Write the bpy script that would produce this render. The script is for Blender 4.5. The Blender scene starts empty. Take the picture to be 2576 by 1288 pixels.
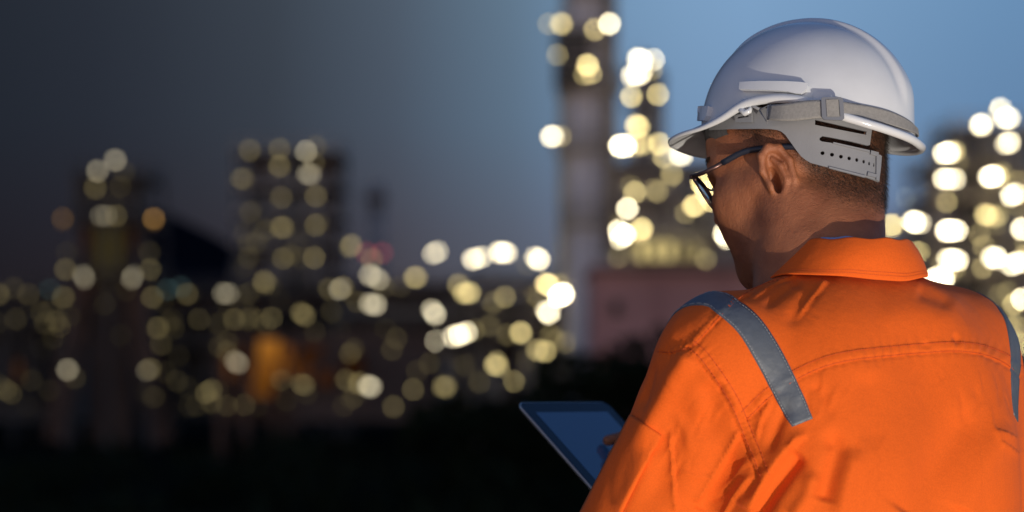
import bpy, bmesh, math, random
import numpy as np
from mathutils import Vector, Matrix, noise
from mathutils.bvhtree import BVHTree
from mathutils.geometry import delaunay_2d_cdt

R = math.radians
random.seed(7)
rng = np.random.default_rng(7)
scn = bpy.context.scene
COL = scn.collection

# ------------------------------------------------------------------ camera
HC, DIST, SPX = 1.38, 2.62, 0.00043        # eye height, focus distance, metres per reference pixel at the man
cam_d = bpy.data.cameras.new('camera'); cam = bpy.data.objects.new('camera', cam_d); COL.objects.link(cam)
cam.location = (0, -DIST, HC); cam.rotation_euler = (R(90), 0, 0)
cam_d.sensor_width = 36; cam_d.lens = 36 * DIST / (2576 * SPX)
cam_d.shift_y = (900 - 644) / 2576
cam_d.clip_start = 0.05; cam_d.clip_end = 9000
cam_d.dof.use_dof = True; cam_d.dof.focus_distance = DIST - 0.03; cam_d.dof.aperture_fstop = 3.47
scn.camera = cam

# ------------------------------------------------------------------ dusk sky
SUN_AZ, SUN_EL = R(24), R(-28)
w = bpy.data.worlds.new('World'); scn.world = w; w.use_nodes = True
nt = w.node_tree; nt.nodes.clear()
def N(t, tree=nt, **k):
    n = tree.nodes.new(t)
    for a, b in k.items(): setattr(n, a, b)
    return n
def ramp(node, stops, interp='LINEAR'):
    cr = node.color_ramp; cr.interpolation = interp
    while len(cr.elements) > 1: cr.elements.remove(cr.elements[-1])
    cr.elements[0].position = stops[0][0]; cr.elements[0].color = (*stops[0][1], 1)
    for p, c in stops[1:]:
        e = cr.elements.new(p); e.color = (*c, 1)
tc = N('ShaderNodeTexCoord'); sp = N('ShaderNodeSeparateXYZ'); nt.links.new(tc.outputs['Generated'], sp.inputs[0])
el = N('ShaderNodeMath', operation='ARCSINE'); nt.links.new(sp.outputs[2], el.inputs[0])
elm = N('ShaderNodeMapRange'); nt.links.new(el.outputs[0], elm.inputs[0])
elm.inputs[1].default_value = 0; elm.inputs[2].default_value = R(90)
er = N('ShaderNodeValToRGB'); nt.links.new(elm.outputs[0], er.inputs[0])
ramp(er, [(0, (.110, .112, .150)), (1.3/90, (.116, .128, .185)), (3/90, (.122, .160, .260)), (5.5/90, (.132, .222, .375)),
          (8.6/90, (.148, .258, .430)), (25/90, (.08, .18, .39)), (1, (.045, .12, .32))])
az = N('ShaderNodeMath', operation='ARCTAN2'); nt.links.new(sp.outputs[0], az.inputs[0]); nt.links.new(sp.outputs[1], az.inputs[1])
azm = N('ShaderNodeMapRange'); nt.links.new(az.outputs[0], azm.inputs[0])
azm.inputs[1].default_value = -math.pi; azm.inputs[2].default_value = math.pi
ar = N('ShaderNodeValToRGB'); nt.links.new(azm.outputs[0], ar.inputs[0])
def ap(px): return (math.atan((px - 1288) * SPX / DIST) + math.pi) / (2 * math.pi)
g = lambda a, b=None, c=None: (a, b if b is not None else a, c if c is not None else a)
ramp(ar, [(0, g(1.0)), (.30, g(.75)), (.42, g(.35)), (ap(-200), g(.100, .076, .067)), (ap(300), g(.165, .119, .103)), (ap(700), g(.30, .222, .180)),
          (ap(1000), g(.52, .405, .335)), (ap(1300), g(.82, .74, .63)), (ap(1600), g(1.25, 1.24, 1.16)), (ap(1850), g(1.42, 1.4, 1.32)), (ap(2200), g(1.2, 1.24, 1.2)), (ap(2576), g(.95, 1.06, 1.08)), (.60, g(.9)), (1, g(1.0))])
hi = N('ShaderNodeMapRange', interpolation_type='SMOOTHSTEP'); nt.links.new(el.outputs[0], hi.inputs[0]); hi.inputs[1].default_value = R(15); hi.inputs[2].default_value = R(50)
arh = N('ShaderNodeMix', data_type='RGBA'); nt.links.new(hi.outputs[0], arh.inputs[0]); nt.links.new(ar.outputs[0], arh.inputs[6]); arh.inputs[7].default_value = (.58, .6, .64, 1)
mul = N('ShaderNodeMix', data_type='RGBA', blend_type='MULTIPLY'); mul.inputs[0].default_value = 1
nt.links.new(er.outputs[0], mul.inputs[6]); nt.links.new(arh.outputs[2], mul.inputs[7])
sky = N('ShaderNodeTexSky', sky_type='NISHITA'); sky.sun_disc = False
sky.sun_elevation = SUN_EL; sky.sun_rotation = math.pi - SUN_AZ
gain = N('ShaderNodeMix', data_type='RGBA', blend_type='MULTIPLY'); gain.inputs[0].default_value = 1
gain.inputs[7].default_value = (10, 10, 10, 1); nt.links.new(mul.outputs[2], gain.inputs[6])
add = N('ShaderNodeMix', data_type='RGBA', blend_type='ADD'); add.inputs[0].default_value = .3
nt.links.new(gain.outputs[2], add.inputs[6]); nt.links.new(sky.outputs[0], add.inputs[7])
gb = N('ShaderNodeMapRange', interpolation_type='SMOOTHSTEP'); nt.links.new(sp.outputs[1], gb.inputs[0]); gb.inputs[1].default_value = -.2; gb.inputs[2].default_value = -1.0
ge = N('ShaderNodeMapRange', interpolation_type='SMOOTHSTEP'); nt.links.new(el.outputs[0], ge.inputs[0]); ge.inputs[1].default_value = R(26); ge.inputs[2].default_value = R(2)
gm = N('ShaderNodeMath', operation='MULTIPLY'); nt.links.new(gb.outputs[0], gm.inputs[0]); nt.links.new(ge.outputs[0], gm.inputs[1])
gc = N('ShaderNodeMix', data_type='RGBA', blend_type='ADD'); nt.links.new(gm.outputs[0], gc.inputs[0]); nt.links.new(add.outputs[2], gc.inputs[6]); gc.inputs[7].default_value = (8.5, 6.3, 4.8, 1)  # warm glow added behind the camera to fill the fronts facing it
bg = N('ShaderNodeBackground'); bg.inputs[1].default_value = 0.1
out = N('ShaderNodeOutputWorld'); nt.links.new(gc.outputs[2], bg.inputs[0]); nt.links.new(bg.outputs[0], out.inputs[0])

# the low warm key: the photograph's shadows run upward (collar onto neck, strap onto helmet), so this sun lamp stands in for a low lamp, aimed up from below the horizon
sun_d = bpy.data.lights.new('sun', 'SUN'); sun = bpy.data.objects.new('sun', sun_d); COL.objects.link(sun)
sun_d.energy = 3.2; sun_d.angle = R(0.5); sun_d.color = (1, .87, .72)
to_sun = Vector((math.sin(SUN_AZ) * math.cos(SUN_EL), -math.cos(SUN_AZ) * math.cos(SUN_EL), math.sin(SUN_EL)))
sun.rotation_euler = to_sun.to_track_quat('Z', 'Y').to_euler()
vs = scn.view_settings; vs.view_transform = 'Standard'; vs.look = 'None'; vs.exposure = 0; vs.gamma = 1; vs.use_curve_mapping = False
scn.cycles.use_denoising = True
scn.cycles.max_bounces = 6
scn.cycles.sample_clamp_indirect = 4

# ------------------------------------------------------------------ helpers
def q(y): return SPX * (y + DIST) / DIST
def W(px, py, y): return Vector(((px - 1288) * q(y), y, HC + (900 - py) * q(y)))
CAMP = Vector((0, -DIST, HC))
def ray(px, py): return (W(px, py, 0) - CAMP).normalized()
def to_px(P):
    P = np.asarray(P); k = SPX * (P[:, 1] + DIST) / DIST
    return 1288 + P[:, 0] / k, 900 - (P[:, 2] - HC) / k

def tag(o, label=None, cat=None, group=None, kind=None):
    if label: o['label'] = label
    if cat: o['category'] = cat
    if group: o['group'] = group
    if kind: o['kind'] = kind
    return o
WL = {}
def place(o, parent, loc):
    """world position loc for o, parented without rotation"""
    COL.objects.link(o); o.parent = parent
    base = WL.get(parent.name, Vector()) if parent else Vector()
    o.location = Vector(loc) - base; WL[o.name] = Vector(loc)
    return o
def empty(name, loc): 
    o = bpy.data.objects.new(name, None); o.empty_display_size = .2
    return place(o, None, loc)
def mesh_obj(name, verts, faces, mat, parent=None, loc=None, smooth=True):
    base = Vector(loc) if loc is not None else (WL[parent.name] if parent else Vector())
    V = np.asarray(verts, dtype=float) - np.array(base)
    me = bpy.data.meshes.new(name)
    me.from_pydata(V.tolist() if len(V) < 1 else V, [], faces if not isinstance(faces, np.ndarray) else faces.tolist())
    me.polygons.foreach_set('use_smooth', [smooth] * len(me.polygons)); me.update()
    mats = mat if isinstance(mat, list) else [mat]
    for m in mats: me.materials.append(m)
    o = bpy.data.objects.new(name, me)
    place(o, parent, base)
    return o
class MB:
    def __init__(s): s.v = []; s.f = []
    def add(s, v, f):
        n = len(s.v); s.v += [tuple(p) for p in v]; s.f += [tuple(i + n for i in q_) for q_ in f]; return s
    def box(s, c, d, M=None):
        x, y, z = [a / 2 for a in d]
        P = [Vector((a * x, b * y, e * z)) for a in (-1, 1) for b in (-1, 1) for e in (-1, 1)]
        if M is not None: P = [M @ p for p in P]
        return s.add([p + Vector(c) for p in P], [(0, 1, 3, 2), (4, 6, 7, 5), (0, 4, 5, 1), (2, 3, 7, 6), (0, 2, 6, 4), (1, 5, 7, 3)])
    def tube(s, pts, r, n=8, cap=True):
        pts = [Vector(p) for p in pts]; rs = r if isinstance(r, (list, tuple)) else [r] * len(pts)
        v = []; f = []
        up = None
        for i, p in enumerate(pts):
            t = (pts[min(i + 1, len(pts) - 1)] - pts[max(i - 1, 0)]).normalized()
            if up is None: up = t.orthogonal().normalized()
            up = (up - t * up.dot(t)).normalized(); b = t.cross(up)
            for k in range(n):
                a = 2 * math.pi * k / n; v.append(p + (up * math.cos(a) + b * math.sin(a)) * rs[i])
        for i in range(len(pts) - 1):
            for k in range(n):
                f.append((i * n + k, i * n + (k + 1) % n, (i + 1) * n + (k + 1) % n, (i + 1) * n + k))
        if cap: f += [tuple(range(n - 1, -1, -1)), tuple(range((len(pts) - 1) * n, len(pts) * n))]
        return s.add(v, f)
    def ball(s, c, r, nu=10, nv=6, sc=(1, 1, 1), M=None):
        v = []; f = []
        for j in range(nv + 1):
            th = math.pi * j / nv
            for i in range(nu):
                a = 2 * math.pi * i / nu
                p = Vector((r * sc[0] * math.sin(th) * math.cos(a), r * sc[1] * math.sin(th) * math.sin(a), r * sc[2] * math.cos(th)))
                v.append((M @ p if M is not None else p) + Vector(c))
        for j in range(nv):
            for i in range(nu): f.append((j * nu + i, (j + 1) * nu + i, (j + 1) * nu + (i + 1) % nu, j * nu + (i + 1) % nu))
        return s.add(v, f)
    def build(s, name, mat, parent=None, smooth=False, loc=None): return mesh_obj(name, s.v, s.f, mat, parent, loc, smooth)

# ------------------------------------------------------------------ materials
def mat(name, base, rough=.6, metal=0, noise_amt=0, noise_scale=5, bump=0, bump_scale=50, coat=0, sss=0, sheen=0, spec=.5, dark=None, detail=4):
    m = bpy.data.materials.new(name); m.use_nodes = True; t = m.node_tree; b = t.nodes['Principled BSDF']
    b.inputs['Base Color'].default_value = (*base, 1); b.inputs['Roughness'].default_value = rough; b.inputs['Metallic'].default_value = metal
    b.inputs['Coat Weight'].default_value = coat; b.inputs['Coat Roughness'].default_value = .08
    b.inputs['Specular IOR Level'].default_value = spec
    if sheen: b.inputs['Sheen Weight'].default_value = sheen; b.inputs['Sheen Roughness'].default_value = .5
    if sss:
        b.inputs['Subsurface Weight'].default_value = sss; b.inputs['Subsurface Radius'].default_value = (1, .35, .2); b.inputs['Subsurface Scale'].default_value = .004
    co = t.nodes.new('ShaderNodeTexCoord')
    if noise_amt:
        nz = t.nodes.new('ShaderNodeTexNoise'); nz.inputs['Scale'].default_value = noise_scale; nz.inputs['Detail'].default_value = detail
        t.links.new(co.outputs['Object'], nz.inputs['Vector'])
        mx = t.nodes.new('ShaderNodeMix'); mx.data_type = 'RGBA'
        d = dark or tuple(c * (1 - noise_amt) for c in base)
        mx.inputs[6].default_value = (*d, 1); mx.inputs[7].default_value = (*base, 1)
        mr = t.nodes.new('ShaderNodeMapRange'); mr.inputs[1].default_value = .35; mr.inputs[2].default_value = .65
        t.links.new(nz.outputs[0], mr.inputs[0]); t.links.new(mr.outputs[0], mx.inputs[0]); t.links.new(mx.outputs[2], b.inputs['Base Color'])
    if bump:
        nz = t.nodes.new('ShaderNodeTexNoise'); nz.inputs['Scale'].default_value = bump_scale; nz.inputs['Detail'].default_value = 3
        t.links.new(co.outputs['Object'], nz.inputs['Vector'])
        bp = t.nodes.new('ShaderNodeBump'); bp.inputs['Strength'].default_value = 1; bp.inputs['Distance'].default_value = bump
        t.links.new(nz.outputs[0], bp.inputs['Height']); t.links.new(bp.outputs[0], b.inputs['Normal'])
    return m
def emit(name):
    m = bpy.data.materials.new(name); m.use_nodes = True; t = m.node_tree; t.nodes.clear()
    oi = t.nodes.new('ShaderNodeObjectInfo'); e = t.nodes.new('ShaderNodeEmission'); e.inputs[1].default_value = 1
    o = t.nodes.new('ShaderNodeOutputMaterial'); t.links.new(oi.outputs['Color'], e.inputs[0]); t.links.new(e.outputs[0], o.inputs[0])
    return m
M_STEEL = mat('weathered_steel', (.36, .32, .29), .6, .2, .5, .6)
M_STEELP = mat('galvanised_steel', (.42, .40, .36), .5, .3, .35, .5)
M_RUST = mat('rusty_steel', (.12, .060, .035), .8, 0, .5, .4)
M_CONC = mat('pale_concrete', (.60, .53, .49), .85, 0, .3, .3)
M_DARKS = mat('dark_steel', (.07, .06, .055), .7, 0, .4, .5)
M_BRICK = mat('red_render', (.60, .30, .26), .85, 0, .25, .15)
M_BROWN = mat('brown_cladding', (.12, .075, .055), .8, 0, .4, .3)
M_WHITE = mat('grey_white_paint', (.74, .68, .66), .7, 0, .2, .3)
M_TAN = mat('tan_steel', (.46, .38, .27), .6, .1, .35, .5)
M_CREAM = mat('cream_cladding', (.55, .48, .33), .7, 0, .2, .4)
M_PIPE = mat('lagged_pipe', (.40, .38, .34), .45, .5, .2, 1)
M_HILL = mat('forested_hill', (.006, .007, .011), .95, 0, .3, .01, spec=0)
M_GROUND = mat('dark_soil', (.012, .012, .009), .95, 0, .4, .3, spec=0)
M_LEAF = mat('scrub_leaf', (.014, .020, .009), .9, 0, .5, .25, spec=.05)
M_LAMPBODY = mat('lamp_housing', (.2, .2, .2), .5, .5)
M_LAMP = emit('lamp_glass')
M_WARM = emit('glow_panel_emission')

# ------------------------------------------------------------------ ground, hills
def terr(x, y):
    t = min(max((y - 5) / 45, 0), 1); t = t * t * (3 - 2 * t)
    z = -5 * t
    if y < -.8: z -= .5 * (-.8 - y)      # slope added behind the man so the upward key reaches him
    if y > 3: z += .25 * noise.noise(Vector((x * .12, y * .12, 0))) * min(1, (y - 3) / 10)
    return z
ys = [-2.7, -1.6, -.8, 0, 2, 4, 6, 8, 11, 14, 18, 22, 27, 32, 38, 45, 52, 60, 70, 80, 95, 110, 130, 150, 180, 220, 300, 450, 700, 1200, 2200, 5000]
gv = []; gf = []; NX = 41
for y in ys:
    half = 12 + (y + 3) * .55
    for i in range(NX):
        x = (i / (NX - 1) * 2 - 1) * half; gv.append((x, y, terr(x, y)))
for j in range(len(ys) - 1):
    for i in range(NX - 1): gf.append((j * NX + i, j * NX + i + 1, (j + 1) * NX + i + 1, (j + 1) * NX + i))
tag(mesh_obj('ground', gv, gf, M_GROUND), kind='structure')
# dark hill behind the kiln tower
hv = []; hf = []; prof = [(-1600, 905), (-700, 800), (-250, 770), (60, 765), (170, 750), (225, 640), (280, 560), (340, 528), (410, 530), (470, 558), (540, 592), (600, 628), (680, 690), (800, 740), (1000, 745), (1500, 755), (2000, 760), (2900, 765), (3600, 790), (4600, 905)]
YH = 1500
for px, py in prof:
    top = W(px, py, YH)
    for k, (dy, f) in enumerate([(-420, 0), (-260, .35), (-120, .75), (0, 1), (250, .6), (500, 0)]):
        hv.append((top.x * (1 + dy / YH), YH + dy, -8 + (top.z + 8) * f))
for i in range(len(prof) - 1):
    for k in range(5): hf.append((i * 6 + k, (i + 1) * 6 + k, (i + 1) * 6 + k + 1, i * 6 + k + 1))
tag(mesh_obj('hills', hv, hf, M_HILL), kind='structure')
# scrub: black unlit vegetation between the man and the plant
sv = []; sf = []
def leaf_clump(c, r, n, ls):
    d = rng.normal(size=(n, 3)); d /= np.linalg.norm(d, axis=1)[:, None]
    P = np.array(c) + d * np.array(r) * rng.uniform(.45, 1, (n, 1)) ** .5
    u = rng.normal(size=(n, 3)); u /= np.linalg.norm(u, axis=1)[:, None]
    v = np.cross(u, rng.normal(size=(n, 3))); v /= np.linalg.norm(v, axis=1)[:, None] + 1e-9
    for i in range(n):
        b = len(sv); s = ls * random.uniform(.6, 1.4)
        sv.extend([tuple(P[i] - u[i] * s), tuple(P[i] + v[i] * s * .5), tuple(P[i] + u[i] * s), tuple(P[i] - v[i] * s * .5)])
        sf.append((b, b + 1, b + 2, b + 3))
for i in range(150):
    y = random.uniform(38, 108); half = y * .25 + 4; x = random.uniform(-half, half)
    h = random.uniform(1.3, 3.0); z0 = terr(x, y)
    # keep crowns under the line of the lamps
    zmax = HC - (1040 - 900 + 60 * random.random()) * q(y)
    h = max(.6, min(h, zmax - z0 - .2))
    for k in range(3):
        leaf_clump((x + random.uniform(-1, 1), y + random.uniform(-1, 1), z0 + h * .55), (1.6, 1.4, h * .6), 45, .28)
for (px, py, y, r) in [(1560, 880, 92, 3.0), (1640, 850, 90, 3.4), (1500, 910, 94, 2.6), (1730, 845, 96, 3.6), (1600, 865, 95, 3.0), (1690, 850, 93, 3.0), (1430, 945, 92, 2.6), (1300, 985, 90, 2.2), (1180, 1000, 88, 2.0)]:
    p = W(px, py, y); z0 = terr(p.x, y)
    for k in range(10):
        zz = random.uniform(z0 + .5, p.z - .6)
        leaf_clump((p.x + random.uniform(-2, 2), y + random.uniform(-1.5, 1.5), zz), (r * .6, r * .5, 1.0), 70, .32)
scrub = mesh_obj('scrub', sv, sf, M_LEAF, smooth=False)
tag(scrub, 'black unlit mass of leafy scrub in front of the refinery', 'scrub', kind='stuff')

# ------------------------------------------------------------------ the refinery
def m_over(px):
    return float(np.interp(px, [0, 300, 600, 800, 930, 1100, 1250, 1400], [.325, .335, .38, .44, .53, .74, .88, 1]))
hb = MB().box((0, .12, 0), (.34, .12, .26)).box((0, .3, -.1), (.08, .3, .08)); hb.box((0, .05, .17), (.36, .2, .03))
HOUS = hb.build('floodlight', M_LAMPBODY); COL.objects.unlink(HOUS)
lb = MB().ball((0, -.03, 0), .165, 14, 10); LENS = lb.build('lamp_glass', M_LAMP, smooth=True); COL.objects.unlink(LENS)
TINT = {'w': (1, .87, .58), 'y': (1, .79, .33), 'o': (1, .52, .13), 't': (.45, .85, .85), 'r': (.9, .10, .14), 'g': (.85, .95, .85)}
def lamp(root, px, py, lev, tint, y, others):
    if tint is None: tint = 'w' if lev > .82 else 'y'
    near = sum(1 for o in others if abs(o[0] - px) + abs(o[1] - py) < 26 and o[2] >= .8) - 1
    if lev >= .84: val = 1.1 if px < 1150 else (1.15 * lev ** 1.5 if lev < 1.05 else 1.55 * lev)
    else: val = 1.15 * lev ** 2.5
    if lev >= .8: val /= 1 + (.6 if px < 1150 else .25) * max(near, 0)
    mo = m_over(px) ** 2.2
    sc = y / 180.0
    h = HOUS.copy(); l = LENS.copy()
    p = W(px, py, y); place(h, root, p); h.scale = (sc * random.uniform(.75, 1.25),) * 3
    COL.objects.link(l); l.parent = h
    L = val * mo / .0373
    c = TINT[tint]; l.color = (c[0] * L, c[1] * L, c[2] * L, 1)
def scatter(n, x0, x1, y0, y1, lo=.2, hi=.46, seed=1):
    r_ = random.Random(seed); return [(r_.uniform(x0, x1), r_.uniform(y0, y1), r_.uniform(lo, hi)) for _ in range(n)]
HALL = []          # lamps that hang in front of the furnace hall
def lamps(root, y, items):
    for it in items:
        if y > 160 and 545 < it[0] < 1088 and it[1] > 846: HALL.append(it); continue
        lamp(root, it[0], it[1], it[2], it[3] if len(it) > 3 else None, y, items)

def gz(p): return terr(p.x, p.y)
def steel_frame(root, x0, x1, ytop, y, depth, levels, m, mp, taper=0, bay=None, solid=0):
    """open steel tower between picture columns x0..x1: legs, beams, braces, a platform with railing per level"""
    a, b = W(x0, ytop, y), W(x1, ytop, y); zt = a.z; zb = terr(0, y) - .2
    f = MB(); wd = b.x - a.x; t = max(.35, wd * .035)
    def corner(i, j, z):
        k = 1 + taper * (zt - z) / (zt - zb); cx = (a.x + b.x) / 2
        return Vector((cx + (i - .5) * wd * k, y + depth / 2 + (j - .5) * depth * k, z))
    for i in (0, .5, 1):
        for j in (0, 1):
            f.tube([corner(i, j, zb), corner(i, j, zt)], t / 2, 4)
    zs = [W(0, p, y).z for p in levels]
    prev = zb
    for z in sorted(zs):
        for (i, j, i2, j2) in [(0, 0, 1, 0), (0, 1, 1, 1), (0, 0, 0, 1), (1, 0, 1, 1)]:
            f.tube([corner(i, j, z), corner(i2, j2, z)], t * .4, 4)
        f.tube([corner(0, 0, prev), corner(.5, 0, z)], t * .25, 4); f.tube([corner(1, 0, prev), corner(.5, 0, z)], t * .25, 4)
        prev = z
    f.build('frame', m, root)
    for z in zs:
        c = (corner(0, 0, z) + corner(1, 1, z)) / 2; k = 1 + taper * (zt - z) / (zt - zb)
        p = MB().box(c + Vector((0, 0, .1)), (wd * k * 1.08, depth * k * 1.1, .25))
        for s in (-1, 1):
            for hz in (.6, 1.1): p.box(c + Vector((0, s * depth * k * .54, hz)), (wd * k * 1.06, .08, .08))
            for hz in (.6, 1.1): p.box(c + Vector((s * wd * k * .53, 0, hz)), (.08, depth * k, .08))
        for k2 in range(7):
            for s in (-1, 1): p.box(c + Vector(((k2 / 6 - .5) * wd * k * 1.05, s * depth * k * .54, .6)), (.09, .09, 1.1))
        p.build('platform', mp, root)
def vessel(root, px, ptop, pbot, rpx, y, m, name='vessel'):
    c = W(px, ptop, y); zb = W(px, pbot, y).z; r = rpx * q(y)
    pts = [Vector((c.x, y, zb)), Vector((c.x, y, c.z - r * .5)), Vector((c.x, y, c.z - r * .2)), Vector((c.x, y, c.z - r * .05)), Vector((c.x, y, c.z))]
    b = MB().tube(pts, [r, r, r * .85, r * .5, r * .1], 20)
    for i in range(5): 
        z = zb + (c.z - zb) * (i + .5) / 5
        b.tube([(c.x, y, z), (c.x, y, z + .25)], r * 1.06, 20)
    return b.build(name, m, root, smooth=False)
def pipe(root, pts, r, m, y):
    """pts in picture columns at depth y"""
    MB().tube([W(a, b, y) for a, b in pts], r, 10).build('pipe', m, root, smooth=True)
def block(root, name, x0, x1, ytop, ybot, y, depth, m, recess=True):
    a, b = W(x0, ytop, y), W(x1, ybot, y); zb = b.z
    c = Vector(((a.x + b.x) / 2, y + depth / 2, (a.z + zb) / 2))
    mb = MB().box(c, (b.x - a.x, depth, a.z - zb))
    if recess:
        n = max(2, int((b.x - a.x) / 3))
        for i in range(n + 1): mb.box((a.x + (b.x - a.x) * i / n, y - .05, c.z), (.25, .3, (a.z - zb) * .98))
        mb.box((c.x, c.y, a.z + .15), (b.x - a.x + .4, depth + .6, .3))
    return mb.build(name, m, root)
def glow_panels(root, x0, x1, y0, y1, n, y, col):  # framed emissive panels, painting glow on the structures
    for i in range(n):
        a = W(x0 + (x1 - x0) * (i + .12) / n, y0, y); b = W(x0 + (x1 - x0) * (i + .88) / n, y1, y); c = (a + b) / 2
        wd, ht = b.x - a.x, a.z - b.z
        fr = MB()
        for s in (-1, 1):
            fr.box((c.x + s * wd / 2, y - .16, c.z), (.15, .2, ht + .15)); fr.box((c.x, y - .16, c.z + s * ht / 2), (wd - .15, .2, .15))
        f = fr.build('panel_frame', M_DARKS, root)
        p = MB().box((c.x, y - .13, c.z), (wd - .15, .1, ht - .15)).build('panel_glow', M_WARM, f); p.color = (*col, 1)
def ladder(root, px, ptop, pbot, y, m):
    a, b = W(px, ptop, y), W(px, pbot, y); l = MB()
    for s in (-.3, .3): l.box((a.x + s, y, (a.z + b.z) / 2), (.08, .08, a.z - b.z))
    n = int((a.z - b.z) / .6)
    for i in range(n): l.box((a.x, y, b.z + i * .6 + .3), (.56, .06, .06))
    l.build('ladder', m, root)
def base(px, y): 
    p = W(px, 900, y); return Vector((p.x, y, terr(p.x, y)))

# kiln tower with spread legs, far side of the frame
Y = 170; t = empty('kiln_tower', base(275, Y))
tag(t, 'dark tower with flared legs and paired orange lamps, in front of the black hill', 'tower')
steel_frame(t, 190, 365, 445, Y, 9, [445, 560, 690], M_DARKS, M_DARKS, taper=.22)
block(t, 'furnace_body', 205, 345, 560, 690, Y + 2, 6, M_RUST)
block(t, 'head_house', 200, 350, 455, 540, Y + 2, 6, M_DARKS)
block(t, 'hopper', 245, 310, 575, 675, Y + 1.2, .8, M_CREAM, False)
for s in (-1, 1): 
    mb = MB(); cx = 275
    mb.tube([W(cx + s * 60, 690, Y + 1), W(cx + s * 130, 1110, Y + 1)], 1.1, 4); mb.build('leg', M_RUST, t)
block(t, 'stack_house', 228, 322, 700, 1120, Y + 4, 5, M_BROWN)
glow_panels(t, 236, 316, 566, 684, 2, Y + .8, (.040, .030, .008)); glow_panels(t, 205, 238, 570, 640, 1, Y + 1.6, (.022, .008, .003)); glow_panels(t, 316, 345, 570, 640, 1, Y + 1.6, (.022, .008, .003))  # emissive panels paint the lamp-lit yellow and orange on the tower
lamps(t, Y - 1, [(290,403,.9),(245,430,.85),(312,432,.4),(240,473,.62),(303,470,.48),(285,510,.35),(253,543,1),(268,543,.9),(292,543,.7),(158,548,.75,'o'),(387,550,.85,'o'),(158,556,.5,'o'),(387,558,.5,'o'),
  (168,635,.36),(376,635,.4),(165,678,.72),(210,693,1),(213,702,1),(335,693,1),(331,702,1),(378,678,.72),(170,930,.9),(368,933,.9),(378,928,.8),(417,937,.34),(68,1022,.25),(368,987,.25)] + scatter(8, 170, 390, 600, 1020, .26, .44, 2))
# grinding tower
Y = 190; t = empty('process_tower', base(720, Y))
tag(t, 'multi storey open steel tower with lamps in columns, beside the thin chimney', 'tower')
steel_frame(t, 592, 850, 385, Y, 10, [385, 470, 545, 620, 700], M_DARKS, M_STEEL)
block(t, 'stair_core', 640, 845, 410, 740, Y + 3, 6, M_BROWN)
vessel(t, 700, 400, 740, 26, Y + 2, M_STEEL); vessel(t, 790, 430, 740, 28, Y + 2, M_STEEL)
pipe(t, [(745, 400), (745, 760)], .35, M_PIPE, Y + 1.5); pipe(t, [(660, 480), (660, 640), (700, 640)], .3, M_PIPE, Y + 1)
ladder(t, 610, 380, 760, Y - .3, M_STEEL)
lamps(t, Y - 1, [(628,378,.58),(703,375,.65),(770,381,.9),(795,368,.42),(703,418,.65),(790,412,.52),(606,450,.66),(613,450,.5),(772,438,.88),(782,438,.85),(708,497,.56),(795,493,.6),(630,533,.42),(615,585,.4),(668,577,.48),(707,572,.66),(714,572,.6),(793,567,.74),(625,612,.38),(712,650,.6),(790,648,.66),(760,650,.34),(663,707,.78),(669,711,.7)] + scatter(8, 610, 840, 420, 720, .28, .46, 3))
# thin chimney
Y = 260; t = empty('chimney', base(945, Y)); tag(t, 'thin grey chimney standing alone with red lamps near its foot', 'chimney')
c = W(945, 462, Y); zb = terr(0, Y)
MB().tube([(c.x, Y, zb), (c.x, Y, c.z)], [1.5, .95], 20).build('shaft', M_STEEL, t, smooth=True)
MB().tube([(c.x, Y, c.z - 2), (c.x, Y, c.z - 1.2)], 1.25, 20).build('band', M_DARKS, t)
lamps(t, Y - 3, [(922,636,.52,'r'),(962,636,.52,'r')])
# low process units along the ground
Y = 165; t = empty('pipe_rack', base(1100, Y)); tag(t, 'long low pipe rack with white lamps, between the open tower and the tall column', 'pipe rack')
steel_frame(t, 860, 1180, 735, Y, 8, [735, 800, 860], M_DARKS, M_DARKS)
steel_frame(t, 1190, 1470, 715, Y, 8, [715, 790, 860], M_STEEL, M_DARKS)
block(t, 'plant_room', 880, 1470, 760, 1060, Y + 3, 6, M_BROWN)
for k, py in enumerate((725, 790, 850)):
    pipe(t, [(850, py), (1480, py - 4)], .35, M_PIPE if k == 1 else M_RUST, Y + 1)
for px in (930, 1020, 1130, 1240, 1330, 1420): vessel(t, px, 730 + (px % 7) * 9, 1000, 24, Y + 2, M_STEEL if px % 3 else M_BROWN)
lamps(t, Y - 2, [(885,616,.72),(881,621,.6),(935,652,.6),(854,728,.85),(862,723,.8),(930,692,.95),(943,696,1),(953,704,1),(930,764,.84),(945,767,.84),(1043,698,.68),(1050,698,.6),(1090,638,.95),(1102,633,.95),(1086,780,.85),(1095,791,.9),(1093,858,1.15),(1140,847,1.1),(1156,842,1.1),(1174,836,1.1),
  (1190,652,1),(1202,649,1),(1214,646,1),(1256,635,.95),(1268,635,1),(1276,637,.9),(1346,647,.92),(1356,653,.95),(1167,737,.66),(1181,737,.66),(1270,747,.58),(1325,665,.28),(1310,837,.64),(1373,714,.82),(1381,717,.78),(1405,746,1.3),(1416,740,1.4),(1432,729,1.3),(1470,710,.62),(1374,783,.88),(1381,788,.88),(1450,767,.72),(1441,771,.65),(1345,745,.28),(1470,832,.58),(1463,839,.45),(1352,881,.5),(1372,884,.62),(1244,918,.6),(1254,921,.6),(1168,920,.28),(1325,905,.2),(1122,973,.42),(990,1023,.42)] + scatter(30, 860, 1480, 690, 990, .24, .5, 4))
Y = 175; t = empty('process_unit', base(520, Y)); tag(t, 'dark low process unit strung with dim lamps, at the foot of the open tower', 'plant')
steel_frame(t, 400, 830, 735, Y, 8, [735, 800, 870], M_DARKS, M_DARKS)
block(t, 'plant_room', 400, 830, 775, 1050, Y + 3, 6, M_DARKS)
for px in (450, 530, 600, 690, 780): vessel(t, px, 745 + (px % 5) * 8, 1000, 22, Y + 2, M_DARKS)
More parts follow.
